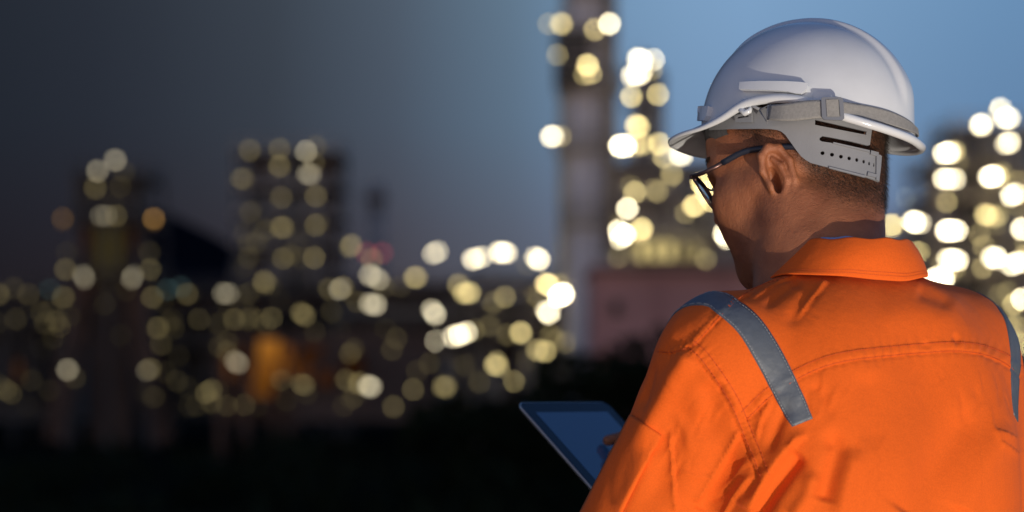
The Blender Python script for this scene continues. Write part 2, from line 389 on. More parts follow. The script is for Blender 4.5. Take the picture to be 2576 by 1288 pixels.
pipe(t, [(390, 770), (850, 765)], .35, M_RUST, Y + 1)
lamps(t, Y - 2, [(422,728,.56,'t'),(455,722,.38,'t'),(383,748,.7),(410,760,.4),(470,740,.62),(500,803,.54),(433,805,.3),(355,820,.36),(397,825,.6),(358,848,.62),(562,738,.9),(575,739,.85),(625,738,.42),(605,745,.3),(550,815,.36),(588,803,.6),(598,803,.4),(625,805,.45),(655,803,.48),(683,800,.62),(757,787,.58),(767,794,.58),(572,860,.36),(590,908,1),(600,914,1),(449,895,.3),(519,989,.8),(531,981,.8),(475,1022,.32),(570,1020,.56),(615,1018,.56),(648,1022,.22),(757,966,.6),(767,969,.6),(880,965,.28),(903,964,.55),(927,971,.95),(934,973,.9),(720,1015,.15)] + scatter(32, 390, 900, 715, 1040, .24, .48, 5))
Y = 178; t = empty('process_unit', base(60, Y)); tag(t, 'dark low process unit by the flared tower, with a greenish lamp above it', 'plant')
steel_frame(t, -120, 190, 735, Y, 8, [735, 820], M_DARKS, M_DARKS)
block(t, 'plant_room', -140, 200, 770, 1060, Y + 3, 6, M_DARKS)
glow_panels(t, -10, 60, 905, 960, 2, Y + 2.8, (.06, .022, .006))  # panels paint an orange-brown glow on the unit
for px in (10, 90, 150): vessel(t, px, 750, 1000, 24, Y + 2, M_DARKS)
lamps(t, Y - 2, [(125,728,.5,'t'),(72,740,.58),(160,748,.64),(130,762,.34),(185,728,.32),(-4,740,.62),(40,803,.4),(150,822,.55),(185,848,.46),(190,810,.3),(355,730,.34),(105,880,.22),(14,980,.8),(28,990,.8),(-8,812,.4)] + scatter(12, -20, 190, 725, 1030, .26, .5, 6))
# orange-lit furnace hall
Y = 150; t = empty('furnace_hall', base(780, Y)); tag(t, 'open sided hall glowing orange inside, below the tower of lamp columns', 'building')
x0, x1 = 555, 1080
block(t, 'wall', 735, 1085, 850, 1060, Y, 7, M_BROWN)
block(t, 'roof', 545, 740, 842, 856, Y - .5, 9, M_RUST, False)
block(t, 'back_wall', 550, 735, 857, 1060, Y + 6, 1, M_RUST, False)
mb = MB()
for px in (555, 618, 690, 732): mb.box((W(px, 900, Y).x, Y, (W(0, 858, Y).z + terr(0, Y)) / 2), (.5, .5, W(0, 858, Y).z - terr(0, Y)))
mb.build('post', M_RUST, t)
for (xa, xb, ya, yb, c_) in [(690, 760, 905, 945, (.10, .032, .004)), (640, 715, 852, 905, (.34, .125, .016)), (628, 735, 905, 955, (.19, .064, .008)), (622, 700, 955, 1000, (.12, .040, .005)), (700, 742, 866, 905, (.16, .05, .007)),
        (596, 628, 872, 965, (.045, .014, .003)), (850, 930, 885, 960, (.016, .005, .0015)), (742, 790, 900, 960, (.060, .018, .003)), (790, 850, 925, 975, (.034, .010, .002)), (740, 830, 866, 900, (.03, .009, .002))]:
    glow_panels(t, xa, xb, ya, yb, 1, Y - .4, c_)  # graded emissive panels paint the hall's diffuse orange glow
lamps(t, Y - 2.5, HALL)
glow_panels(t, 545, 592, 890, 955, 1, Y + 5.8, (.085, .03, .007))  # another painted patch of glow, on the back wall
glow_panels(t, 748, 830, 925, 975, 2, Y - .1, (.022, .007, .002))  # dim panels carry the painted glow along the wall
# tall distillation column
Y = 160; t = empty('distillation_column', base(1478, Y)); tag(t, 'tallest distillation column, running out of the top of the picture', 'column')
vessel(t, 1478, -60, 1040, 54, Y + 2, M_WHITE, 'shell')
for px_, wd, py in [(1478, 150, 102), (1482, 170, 222), (1470, 150, 375), (1478, 140, 560), (1478, 130, -10)]:
    c = W(px_, py, Y + 2); r = wd / 2 * q(Y + 2)
    p = MB().tube([(c.x, c.y, c.z - .4), (c.x, c.y, c.z)], r, 20)
    for hz in (.6, 1.2): p.tube([(c.x + r * math.cos(a * .3142), c.y + r * math.sin(a * .3142), c.z + hz) for a in range(21)], .06, 4)
    for a in range(20): p.tube([(c.x + r * math.cos(a * .3142), c.y + r * math.sin(a * .3142), c.z), (c.x + r * math.cos(a * .3142), c.y + r * math.sin(a * .3142), c.z + 1.2)], .05, 4)
    p.build('platform', M_TAN, t)
mb = MB()
for py in (200, 165, 120, 90): 
    c = W(1440, py, Y); mb.box(c, (2.4, 1.5, .8))
mb.build('cable_tray', M_DARKS, t)
pipe(t, [(1538, -20), (1538, 640)], .4, M_TAN, Y + 1); pipe(t, [(1420, 20), (1420, 700)], .4, M_CREAM, Y + 2)
ladder(t, 1510, -40, 900, Y - .6, M_DARKS)
lamps(t, Y - 1.4, [(1380,60,.5),(1412,60,.6),(1497,74,.6),(1533,60,.95),(1402,138,.5),(1478,164,.78),(1487,185,.68),(1470,188,.6),(1386,343,.84),(1394,343,.84),(1410,343,.5)])
# second column complex
Y = 185; t = empty('fractionating_column', base(1622, Y)); tag(t, 'slim column crowned by a cluster of white lamps, beside the tallest column', 'column')
vessel(t, 1622, 135, 1000, 30, Y + 2, M_STEEL, 'shell')
for py, wd in ((175, 90), (265, 95), (345, 100), (405, 110)):
    c = W(1622, py, Y + 2); r = wd / 2 * q(Y + 2); MB().tube([(c.x, c.y, c.z - .4), (c.x, c.y, c.z), (c.x, c.y, c.z + .1)], r, 18).build('platform', M_DARKS, t)
pipe(t, [(1660, 180), (1660, 640)], .45, M_PIPE, Y + 1); ladder(t, 1600, 120, 640, Y - .4, M_STEEL)
lamps(t, Y - 2, [(1605,148,1),(1615,152,1),(1645,150,.86),(1588,190,.95),(1600,188,1),(1612,185,.95),(1640,175,.5),(1588,243,.8),(1655,238,.76),(1600,316,.72),(1608,318,.72),(1559,367,1.1),(1573,367,1.1),(1598,367,.6),(1618,362,.62),(1658,362,.7)])
Y = 172; t = empty('reactor_structure', base(1690, Y)); tag(t, 'broad grey reactor structure behind the glasses, with a bright yellow lit deck', 'plant')
steel_frame(t, 1530, 1880, 420, Y, 10, [420, 500, 585, 665], M_STEEL, M_STEEL)
block(t, 'reactor_house', 1545, 1870, 440, 680, Y + 3, 8, M_CONC)
block(t, 'control_room', 1590, 1775, 595, 668, Y - .5, 3, M_CREAM)
glow_panels(t, 1595, 1700, 606, 655, 3, Y - .6, (.85, .66, .26)); glow_panels(t, 1705, 1770, 615, 655, 2, Y - .6, (.4, .31, .13))  # yellow panels paint the floodlit look of the facade
vessel(t, 1700, 430, 590, 28, Y + 1.5, M_CONC); vessel(t, 1790, 440, 590, 30, Y + 1.5, M_PIPE)
pipe(t, [(1740, 420), (1740, 590)], .4, M_PIPE, Y + .5)
lamps(t, Y - 3, [(1710,390,.96),(1718,390,.86),(1596,483,.64),(1602,484,.5),(1654,483,.44),(1497,542,.55),(1530,535,.92),(1578,525,.9),(1486,588,1.2),(1500,586,1.3),(1516,583,1.3),(1540,576,1.3),(1555,580,1.4),(1572,590,1.3),(1560,600,1.1),(1615,575,.74),(1608,582,.6),(1520,665,.3),(1744,518,.78),(1752,518,.72),(1775,652,.36),(1822,588,1),(1828,600,1),(1840,520,.5),(1860,470,.6),(1766,462,.95,'y'),(1776,482,1,'y'),(1790,505,.95,'y'),(1670,395,.7),(1690,440,.5)] + scatter(9, 1540, 1860, 440, 680, .24, .5, 7))  # yellow lamps behind the glasses are added so the lens shows light
# red wall
Y = 125; t = empty('storage_building', base(1690, Y)); tag(t, 'plain dull red building behind the shoulder, above the dark trees', 'building')
block(t, 'wall', 1495, 1990, 682, 1060, Y, 14, M_BRICK)
block(t, 'roof', 1488, 1997, 674, 683, Y - .6, 15.2, M_BROWN, False)
glow_panels(t, 1540, 1560, 760, 790, 1, Y, (.02, .012, .006))
# right hand process towers
Y = 150; t = empty('cracking_tower', base(2480, Y)); tag(t, 'broad grey brown tower with rows of paired white lamps, behind the orange shoulder', 'tower')
steel_frame(t, 2350, 2640, 420, Y, 10, [420, 500, 610, 690, 790], M_TAN, M_TAN)
steel_frame(t, 2400, 2640, 330, Y + 1, 8, [330, 375], M_DARKS, M_TAN)
block(t, 'reactor_house', 2365, 2640, 425, 1050, Y + 4, 7, M_TAN)
vessel(t, 2390, 430, 900, 34, Y + 2.2, M_CONC); vessel(t, 2490, 400, 900, 40, Y + 2.2, M_CREAM); vessel(t, 2570, 420, 900, 30, Y + 2.2, M_CONC)
pipe(t, [(2440, 340), (2440, 900)], .5, M_DARKS, Y + 1); pipe(t, [(2534, 320), (2534, 900)], .45, M_PIPE, Y + 1)
pipe(t, [(2340, 640), (2620, 640)], .3, M_PIPE, Y + .4)
ladder(t, 2360, 420, 900, Y - .3, M_TAN)
lamps(t, Y - 2, [(2466,315,.9),(2471,314,.86),(2517,272,.86),(2514,280,.8),(2528,298,1),(2540,297,1),(2528,362,.95),(2540,358,.95),(2374,386,1.1),(2388,384,1.05),(2402,381,.8),(2374,450,1),(2388,450,1.05),(2402,451,.86),(2488,445,1.1),(2500,444,1.1),(2512,443,.7),(2543,492,.96),(2556,488,.96),(2381,580,1.1),(2394,580,1.2),(2408,580,1.1),(2478,540,.66),(2488,542,.55),(2500,548,.5),(2504,565,.35),(2570,576,.95),(2474,620,.5),(2384,652,1.1),(2397,654,1.2),(2410,655,1.1),(2405,672,.5),(2495,648,.96),(2507,649,1),(2545,666,.9),(2560,660,1),(2574,658,1),(2372,700,1.1),(2358,698,1.1),(2340,708,.9),(2390,690,.3),(2550,765,.76),(2570,752,1.1),(2535,735,.34),(2515,742,.34),(2555,820,.58),(2540,822,.4),(2566,865,.66)] + scatter(18, 2355, 2590, 400, 820, .3, .6, 8))
Y = 205; t = empty('treatment_unit', base(2270, Y)); tag(t, 'small low unit with a greenish lamp, between the neck and the broad tower', 'plant')
steel_frame(t, 2180, 2350, 560, Y, 8, [560, 640], M_STEEL, M_STEEL)
block(t, 'pump_house', 2190, 2345, 600, 1040, Y + 3, 6, M_CONC)
vessel(t, 2300, 520, 900, 16, Y + 2, M_STEEL)
lamps(t, Y - 2, [(2280,500,.6,'g'),(2243,567,.8),(2290,557,1.1),(2302,559,1.2),(2320,561,1.1),(2312,632,.76),(2305,634,.6)])

# ================================================================== the man
# ---- signed distance modelling (numpy) and surface nets
f32 = np.float32
def s_ell(p, c, r):
    qv = (p - np.array(c, f32)) / np.array(r, f32); k0 = np.sqrt((qv * qv).sum(1)); q2 = qv / np.array(r, f32)
    k1 = np.sqrt((q2 * q2).sum(1)) + 1e-9
    return k0 * (k0 - 1) / k1
def s_cone(p, a, b, ra, rb):
    a = np.array(a, f32); b = np.array(b, f32); ba = b - a; pa = p - a
    h = np.clip(pa @ ba / max(float(ba @ ba), 1e-12), 0, 1)
    d = pa - h[:, None] * ba
    return np.sqrt((d * d).sum(1)) - (ra + (rb - ra) * h)
def smin(a, b, k):
    h = np.clip(.5 + .5 * (b - a) / k, 0, 1); return b + (a - b) * h - k * h * (1 - h)
def smax(a, b, k): return -smin(-a, -b, k)
def s_chain(p, pts, rs, k=.003):
    d = None
    for i in range(len(pts) - 1):
        e = s_cone(p, pts[i], pts[i + 1], rs[i], rs[i + 1]); d = e if d is None else smin(d, e, k)
    return d
def nets(f, lo, hi, h, refine=2):
    lo = np.array(lo, float); hi = np.array(hi, float); B = 8
    nb = np.ceil((hi - lo) / (h * B)).astype(int); n = nb * B
    bc = np.stack(np.meshgrid(*[np.arange(k) for k in nb], indexing='ij'), -1).reshape(-1, 3)
    cen = lo + (bc + .5) * B * h
    fc = f(cen.astype(f32))
    F = np.repeat(np.repeat(np.repeat(fc.reshape(nb), B, 0), B, 1), B, 2).astype(f32)
    act = bc[np.abs(fc) < B * h * 1.25 + .01]
    off = np.stack(np.meshgrid(*[np.arange(B)] * 3, indexing='ij'), -1).reshape(-1, 3)
    for s in range(0, len(act), 800):
        idx = (act[s:s + 800, None, :] * B + off[None]).reshape(-1, 3)
        F[idx[:, 0], idx[:, 1], idx[:, 2]] = f((lo + idx * h).astype(f32))
    S = F < 0
    c = [S[i:n[0] - 1 + i, j:n[1] - 1 + j, k:n[2] - 1 + k] for i in (0, 1) for j in (0, 1) for k in (0, 1)]
    al = c[0].copy(); an = c[0].copy()
    for a in c[1:]: al &= a; an |= a
    cell = np.argwhere(an & ~al); vid = -np.ones(tuple(n - 1), np.int64); vid[tuple(cell.T)] = np.arange(len(cell))
    acc = np.zeros((len(cell), 3)); cnt = np.zeros(len(cell))
    C8 = [(i, j, k) for i in (0, 1) for j in (0, 1) for k in (0, 1)]
    val = {o: F[cell[:, 0] + o[0], cell[:, 1] + o[1], cell[:, 2] + o[2]] for o in C8}
    for a in C8:
        for ax in range(3):
            if a[ax] == 0:
                b = list(a); b[ax] = 1; b = tuple(b); va, vb = val[a], val[b]; m = (va < 0) != (vb < 0)
                t = np.where(m, va / np.where(m, va - vb, 1), 0)
                P = np.tile(np.array(a, float), (len(cell), 1)); P[:, ax] += t
                acc[m] += P[m]; cnt[m] += 1
    V = lo + (cell + acc / cnt[:, None]) * h
    faces = []
    for ax in range(3):
        u, v = (ax + 1) % 3, (ax + 2) % 3
        sl0 = [slice(None)] * 3; sl1 = [slice(None)] * 3; sl0[ax] = slice(0, n[ax] - 1); sl1[ax] = slice(1, n[ax])
        e = np.argwhere(S[tuple(sl0)] != S[tuple(sl1)])
        e = e[(e[:, u] > 0) & (e[:, v] > 0) & (e[:, u] < n[u] - 1) & (e[:, v] < n[v] - 1)]
        if not len(e): continue
        ins = S[tuple(e.T)]
        def cid(du, dv):
            g_ = e.copy(); g_[:, u] -= du; g_[:, v] -= dv; return vid[tuple(g_.T)]
        qd = np.stack([cid(0, 0), cid(1, 0), cid(1, 1), cid(0, 1)], 1)
        qd[~ins] = qd[~ins][:, ::-1]
        faces.append(qd)
    Fc = np.concatenate(faces); Fc = Fc[(Fc >= 0).all(1)]
    for _ in range(refine):
        d = f(V.astype(f32)).astype(float); G = np.empty_like(V); ep = h * .4
        for a in range(3):
            E = np.zeros(3); E[a] = ep
            G[:, a] = (f((V + E).astype(f32)) - f((V - E).astype(f32))) / (2 * ep)
        g2 = (G * G).sum(1) + 1e-6
        V -= (np.clip(d, -h, h) / np.maximum(g2, .3))[:, None] * G * .8
    return V, Fc
def grad_n(f, V, ep):
    G = np.empty_like(V)
    for a in range(3):
        E = np.zeros(3); E[a] = ep
        G[:, a] = f((V + E).astype(f32)) - f((V - E).astype(f32))
    return G / (np.linalg.norm(G, axis=1)[:, None] + 1e-12)
def frame(origin, yaw, pitch=0, roll=0):
    th = R(yaw)
    Bm = Matrix(((-math.sin(th), -math.cos(th), 0), (math.cos(th), -math.sin(th), 0), (0, 0, 1)))
    Rm = Bm @ Matrix.Rotation(R(pitch), 3, 'Y') @ Matrix.Rotation(R(roll), 3, 'X')
    M = Rm.to_4x4(); M.translation = origin
    return M
def to_loc(M, p):
    Mi = np.array(M.inverted(), f32); return p @ Mi[:3, :3].T + Mi[:3, 3]
def to_wld(M, p):
    A = np.array(M); return np.asarray(p) @ A[:3, :3].T + A[:3, 3]

T = frame(W(2116, 905, 0), 35)                 # torso, origin midway between the shoulder joints
H = frame(W(2016, 452, .05), 65, 10, 4)        # head, origin midway between the ears
HM = frame(W(2030, 320, .05), 66, 0, 7)        # hard hat
# tablet frame
TL = W(1300, 1012, .33)
e1 = Vector((.114, .126, -.002)).normalized(); e2 = Vector((.09, -.0815, -.1)).normalized()
e2 = (e2 - e1 * e2.dot(e1)).normalized(); en = e2.cross(e1); en = en if en.z > 0 else -en
TW, TH_ = .170, .236
def tb(a, t, n=0.): return TL + e1 * a + e2 * t + en * n

SJL = T @ Vector((0, .163, 0)); SJR = T @ Vector((0, -.151, 0))
ELL = W(1572, 1540, .03); WRL = tb(.105, .285, -.012)
ELR = Vector((.565, .200, 1.12)); WRR = tb(.25, .17, .055)

# ---- skin: head, neck, bust in one field
NB = to_loc(H, np.array([W(2062, 660, .0)], f32))[0]       # neck base in head space
def f_head(pw):
    p = to_loc(H, pw); y0 = p[:, 1]; p = p.copy(); p[:, 1] = np.abs(y0)
    d = s_ell(p, (-.006, 0, .052), (.096, .076, .086))
    d = smin(d, s_ell(p, (.04, 0, .045), (.056, .062, .062)), .03)
    d = smin(d, s_ell(p, (.042, 0, -.015), (.050, .060, .068)), .03)
    d = smin(d, s_ell(p, (.038, .032, -.040), (.048, .034, .046)), .025)     # cheek mass
    d = smin(d, s_cone(p, (.066, .040, -.014), (.030, .060, -.008), .021, .014), .022)
    d = smin(d, s_cone(p, (.004, .058, -.052), (.057, .012, -.094), .019, .022), .025)
    d = smin(d, s_cone(p, (.004, .064, -.0), (.004, .058, -.052), .015, .018), .02)
    d = smin(d, s_ell(p, (.061, .0, -.094), (.021, .024, .017)), .015)
    d = smin(d, s_ell(p, (.024, 0, -.072), (.050, .05, .034)), .03)
    d = smin(d, s_cone(p, (.070, .042, .026), (.088, .012, .022), .014, .013), .012)
    d = smin(d, s_cone(p, (.088, 0, .010), (.097, 0, -.024), .008, .010), .012)
    d = smin(d, s_ell(p, (.088, .013, -.029), (.010, .009, .008)), .008)
    d = smax(d, -s_ell(p, (.098, .033, .004), (.020, .018, .012)), .012)
    d = smin(d, s_ell(p, (.072, .032, .004), (.0125, .0135, .0125)), .004)
    d = smin(d, s_cone(p, (.084, 0, -.053), (.075, .022, -.057), .008, .004), .006)
    d = smin(d, s_cone(p, (.080, 0, -.064), (.073, .020, -.060), .008, .004), .005)
    # neck
    pn = to_loc(H, pw)
    d = smin(d, s_cone(pn, (-.020, 0, -.030), tuple(NB), .060, .066), .03)
    d = smin(d, s_cone(pn, (-.056, 0, -.005), (NB[0] - .028, NB[1], NB[2]), .030, .036), .03)
    d = smin(d, s_cone(pn, (-.018, .064, -.035), (NB[0] + .05, NB[1] + .03, NB[2] - .02), .012, .016), .018)
    d = smin(d, s_cone(pn, (-.018, -.064, -.035), (NB[0] + .05, NB[1] - .03, NB[2] - .02), .012, .016), .018)
    # trapezius / bust under the coverall
    t = to_loc(T, pw); t = t.copy(); t[:, 1] = np.abs(t[:, 1])
    d = smin(d, s_cone(t, (-.01, 0, .05), (-.01, .13, -.01), .050, .045), .05)
    d = smin(d, s_ell(t, (0, 0, -.13), (.09, .14, .20)), .04)
    # ears
    e = (p - np.array((.006, .0735, -.010), f32)) / f32(1.06)
    al, be = R(30), R(9)
    u = e[:, 0] * math.cos(al) + e[:, 1] * math.sin(al); v_ = -e[:, 0] * math.sin(al) + e[:, 1] * math.cos(al)
    # v_ > 0 outwards; back edge of the ear stands off the skull
    z = e[:, 2]; u2 = u * math.cos(be) - z * math.sin(be); z2 = u * math.sin(be) + z * math.cos(be)
    E = np.stack([v_, u2 / .84, z2], 1)   # (out, fwd, up)
    hx = [(.004, .008, -.001), (.007, .0135, .012), (.009, .010, .026), (.010, -.001, .033), (.011, -.013, .029), (.012, -.0205, .014), (.011, -.0195, -.006), (.009, -.013, -.021), (.007, -.004, -.030)]
    ear = s_chain(E, hx, [.0040, .0044, .0046, .0047, .0047, .0045, .0044, .0044, .0068], .003)
    ear = smin(ear, s_ell(E, (.005, -.004, .001), (.0045, .0165, .031)), .006)
    ear = smax(ear, -s_ell(E, (.014, -.001, .004), (.0125, .0110, .0215)), .003)
    ear = smin(ear, s_chain(E, [(.008, -.002, .021), (.010, -.009, .011), (.0105, -.0105, -.004), (.009, -.005, -.015)], [.0030, .0036, .0036, .0040], .003), .003)
    ear = smax(ear, -s_ell(E, (.010, .001, -.005), (.012, .0068, .0088)), .003)
    ear = smin(ear, s_ell(E, (.008, .0095, -.0055), (.0045, .0042, .0068)), .004)
    ear = smin(ear, s_ell(E, (.006, -.001, -.029), (.0052, .0080, .0085)), .006)
    d = smin(d, ear, .004)
    d = smax(d, -s_ell(E, (.004, .0020, -.0010), (.012, .0062, .0150)), .002)
    return d
hc = np.array(W(2040, 560, .03))
Vh, Fh = nets(f_head, hc + (-.19, -.17, -.22), hc + (.20, .17, .24), .0019, 2)

def hand_parts(wr, palm_dir, out_n, side, fingers, thumb):
    """field of one hand: palm from the wrist, four fingers as bent chains, thumb from the palm's side"""
    pd = Vector(palm_dir).normalized(); nn = Vector(out_n); nn = (nn - pd * nn.dot(pd)).normalized(); sd = pd.cross(nn) * side
    segs = []
    for i, (ln, c1, c2, sp_) in enumerate(fingers):
        a = Vector(wr) + pd * .088 + sd * (.031 - .0205 * i) - pd * (.004 * abs(i - 1.2)); d = (pd + sd * sp_).normalized()
        pts = [a - pd * .03, a]; ang = 0
        for L_, cc in ((ln * .45, c1), (ln * .31, c2), (ln * .24, c2)):
            ang += cc; dd = d * math.cos(ang) - nn * math.sin(ang); pts.append(pts[-1] + dd * L_)
        segs.append((pts, [.0098, .0095, .0086, .0078, .0066]))
    segs.append((thumb, [.014, .0125, .0105, .0078]))
    pl = [(Vector(wr), Vector(wr) + pd * .088 + sd * k, .021, .0125) for k in (.030, .010, -.010, -.030)]
    return segs, pl
handL = hand_parts(WRL, -e2, -en, 1, [(.070, .25, .25, .05), (.078, .22, .2, 0), (.073, .25, .2, -.03), (.058, .3, .25, -.08)],
                   [WRL + e1 * -.012 - e2 * .03 + en * .01, tb(.092, .205, .026), tb(.083, .160, .026), tb(.0745, .112, .0095)])
wr = WRR; pdR = (tb(.118, .118, .028) - wr)
handR = hand_parts(wr, pdR, en, 1, [(.060, 1.1, 1.0, 0), (.066, 1.1, 1.1, 0), (.062, 1.15, 1.1, 0), (.052, 1.2, 1.1, 0)],
                   [wr + pdR.normalized() * .03 - e2 * -.02, tb(.165, .165, .03), tb(.14, .15, .022), tb(.118, .135, .018)])
# right index: straight, its tip on the screen
handR[0][0] = ([wr + pdR.normalized() * .055, wr + pdR.normalized() * .085, tb(.135, .100, .034), tb(.110, .090, .021), tb(.0905, .083, .0085)], [.0098, .0095, .0086, .0078, .0066])
def f_arm(pw, el, wrp, hand):
    d = s_cone(pw, el, wrp, .042, .027)
    segs, pl = hand
    for a, b, ra, rb in pl: d = smin(d, s_cone(pw, a, b, ra, rb), .012)
    for pts, rs in segs: d = smin(d, s_chain(pw, [tuple(x) for x in pts], rs, .002), .004)
    return d
parts_v = [Vh]; parts_f = [Fh]; nv = len(Vh)
for el, wrp, hand in ((ELL, WRL, handL), (ELR, WRR, handR)):
    pts = np.array([tuple(el), tuple(wrp)] + [tuple(x) for s_, _ in hand[0] for x in s_])
    V_, F_ = nets(lambda p: f_arm(p, el, wrp, hand), pts.min(0) - .06, pts.max(0) + .06, .0026, 1)
    parts_v.append(V_); parts_f.append(F_ + nv); nv += len(V_)

# skin material: warm brown, close-cropped scalp tint from a vertex mask, stubble
def skin_mat():
    m = mat('skin', (.33, .155, .085), .48, 0, 0, 1, 0, 1, sss=.12, spec=.4)
    t = m.node_tree; b = t.nodes['Principled BSDF']
    co = t.nodes.new('ShaderNodeTexCoord')
    n1 = t.nodes.new('ShaderNodeTexNoise'); n1.inputs['Scale'].default_value = 28; n1.inputs['Detail'].default_value = 6
    n2 = t.nodes.new('ShaderNodeTexNoise'); n2.inputs['Scale'].default_value = 900; n2.inputs['Detail'].default_value = 2
    n3 = t.nodes.new('ShaderNodeTexNoise'); n3.inputs['Scale'].default_value = 260; n3.inputs['Detail'].default_value = 5
    for n_ in (n1, n2, n3): t.links.new(co.outputs['Object'], n_.inputs['Vector'])
    mx = t.nodes.new('ShaderNodeMix'); mx.data_type = 'RGBA'; mx.inputs[6].default_value = (.215, .073, .032, 1); mx.inputs[7].default_value = (.365, .140, .064, 1)
    mr = t.nodes.new('ShaderNodeMapRange'); mr.inputs[1].default_value = .3; mr.inputs[2].default_value = .7
    t.links.new(n1.outputs[0], mr.inputs[0]); t.links.new(mr.outputs[0], mx.inputs[0])
    at = t.nodes.new('ShaderNodeAttribute'); at.attribute_name = 'scalp'
    ml = t.nodes.new('ShaderNodeMath'); ml.operation = 'MULTIPLY'
    m2 = t.nodes.new('ShaderNodeMapRange'); m2.inputs[1].default_value = .3; m2.inputs[2].default_value = .65; m2.inputs[3].default_value = .35; m2.inputs[4].default_value = 1
    t.links.new(n2.outputs[0], m2.inputs[0]); t.links.new(m2.outputs[0], ml.inputs[0]); t.links.new(at.outputs['Fac'], ml.inputs[1])
    mh = t.nodes.new('ShaderNodeMix'); mh.data_type = 'RGBA'; mh.inputs[7].default_value = (.035, .022, .016, 1)
    t.links.new(ml.outputs[0], mh.inputs[0]); t.links.new(mx.outputs[2], mh.inputs[6]); t.links.new(mh.outputs[2], b.inputs['Base Color'])
    ad = t.nodes.new('ShaderNodeMath'); ad.operation = 'ADD'; t.links.new(n2.outputs[0], ad.inputs[0]); t.links.new(n3.outputs[0], ad.inputs[1])
    bp = t.nodes.new('ShaderNodeBump'); bp.inputs['Strength'].default_value = 1; bp.inputs['Distance'].default_value = .0007
    t.links.new(ad.outputs[0], bp.inputs['Height']); t.links.new(bp.outputs[0], b.inputs['Normal'])
    return m
M_SKIN = skin_mat()
M_HAIR = mat('hair', (.022, .015, .011), .55, 0, .3, 40)
person = empty('person', (.36, 0, terr(.36, 0)))
tag(person, 'man in an orange coverall seen from behind, head bowed over a tablet', 'person')
AV = np.concatenate(parts_v); AF = np.concatenate(parts_f)
body = mesh_obj('body', AV, AF, M_SKIN, person)
hl = to_loc(H, AV.astype(f32))
def sstep(a, b, x):
    t = np.clip((x - a) / (b - a), 0, 1); return t * t * (3 - 2 * t)
def hair_mask(h):
    x, y, z = h[:, 0], np.abs(h[:, 1]), h[:, 2]
    line = np.interp(x, [-.11, -.06, -.03, -.012, .004, .020, .036, .06, .09], [-.075, -.060, -.030, .022, .022, .012, .030, .070, .085])
    m_ = sstep(-.010, .038, z - line)
    return m_ * (z < .2)
isH = np.zeros(len(AV), bool); isH[:len(Vh)] = True
sc_ = np.where(isH, hair_mask(hl), 0)
# keep the ears clean of hair
earz = (np.abs(hl[:, 1]) > .0765) & (np.abs(hl[:, 0] - .002) < .034) & (np.abs(hl[:, 2]) < .04)
sc_ = np.where(earz, 0, sc_)
# stubble shadow on jaw and lip
jaw = sstep(-.03, -.06, hl[:, 2]) * sstep(.0, .045, hl[:, 0]) * isH
a_ = body.data.attributes.new('scalp', 'FLOAT', 'POINT'); a_.data.foreach_set('value', np.clip(sc_ * 1.0 + jaw * .34, 0, 1).astype(f32))

# hair: close-cropped strands over the scalp
nh = grad_n(f_head, Vh, .002)
mk = sc_[:len(Vh)] * (hl[:len(Vh), 2] < .11)
idx = rng.choice(len(Vh), size=42000, p=mk / mk.sum())
P0 = Vh[idx] + rng.normal(size=(len(idx), 3)) * .0011
n0 = nh[idx]
downw = np.array(H.to_3x3() @ Vector((-.55, 0, -1)).normalized()); dn = downw - (n0 @ downw)[:, None] * n0
dirv = n0 * .55 + dn * .9 + rng.normal(size=n0.shape) * .22; dirv /= np.linalg.norm(dirv, axis=1)[:, None]
Ln = (.002 + .0065 * mk[idx] ** 1.6) * rng.uniform(.7, 1.25, len(idx))
sdv = np.cross(dirv, rng.normal(size=n0.shape)); sdv /= np.linalg.norm(sdv, axis=1)[:, None]
wd = .00012
HV = np.concatenate([P0 - sdv * wd, P0 + sdv * wd, P0 + dirv * Ln[:, None]]); k = len(idx)
HF = np.stack([np.arange(k), np.arange(k) + k, np.arange(k) + 2 * k], 1)
hair = mesh_obj('hair', HV, HF, M_HAIR, body, smooth=False)
# eyebrows and the eyelid line on the hidden side of the face
ev = []; ef = []
for s in (-1, 1):
    for i in range(160):
        t_ = random.random(); x = .0945 - .014 * t_ ** 1.5; yy = s * (.014 + .036 * t_); z_ = .030 + .006 * math.sin(t_ * 2.6) + random.uniform(-.003, .003)
        p = H @ Vector((x + .003, yy, z_)); d_ = H.to_3x3() @ Vector((.3, s * 1, .25 - .6 * t_)).normalized() * .007
        b_ = len(ev); ev += [tuple(p), tuple(p + Vector((0, 0, .0005))), tuple(p + d_)]; ef.append((b_, b_ + 1, b_ + 2))
mesh_obj('eyebrows', ev, ef, M_HAIR, body, smooth=False)

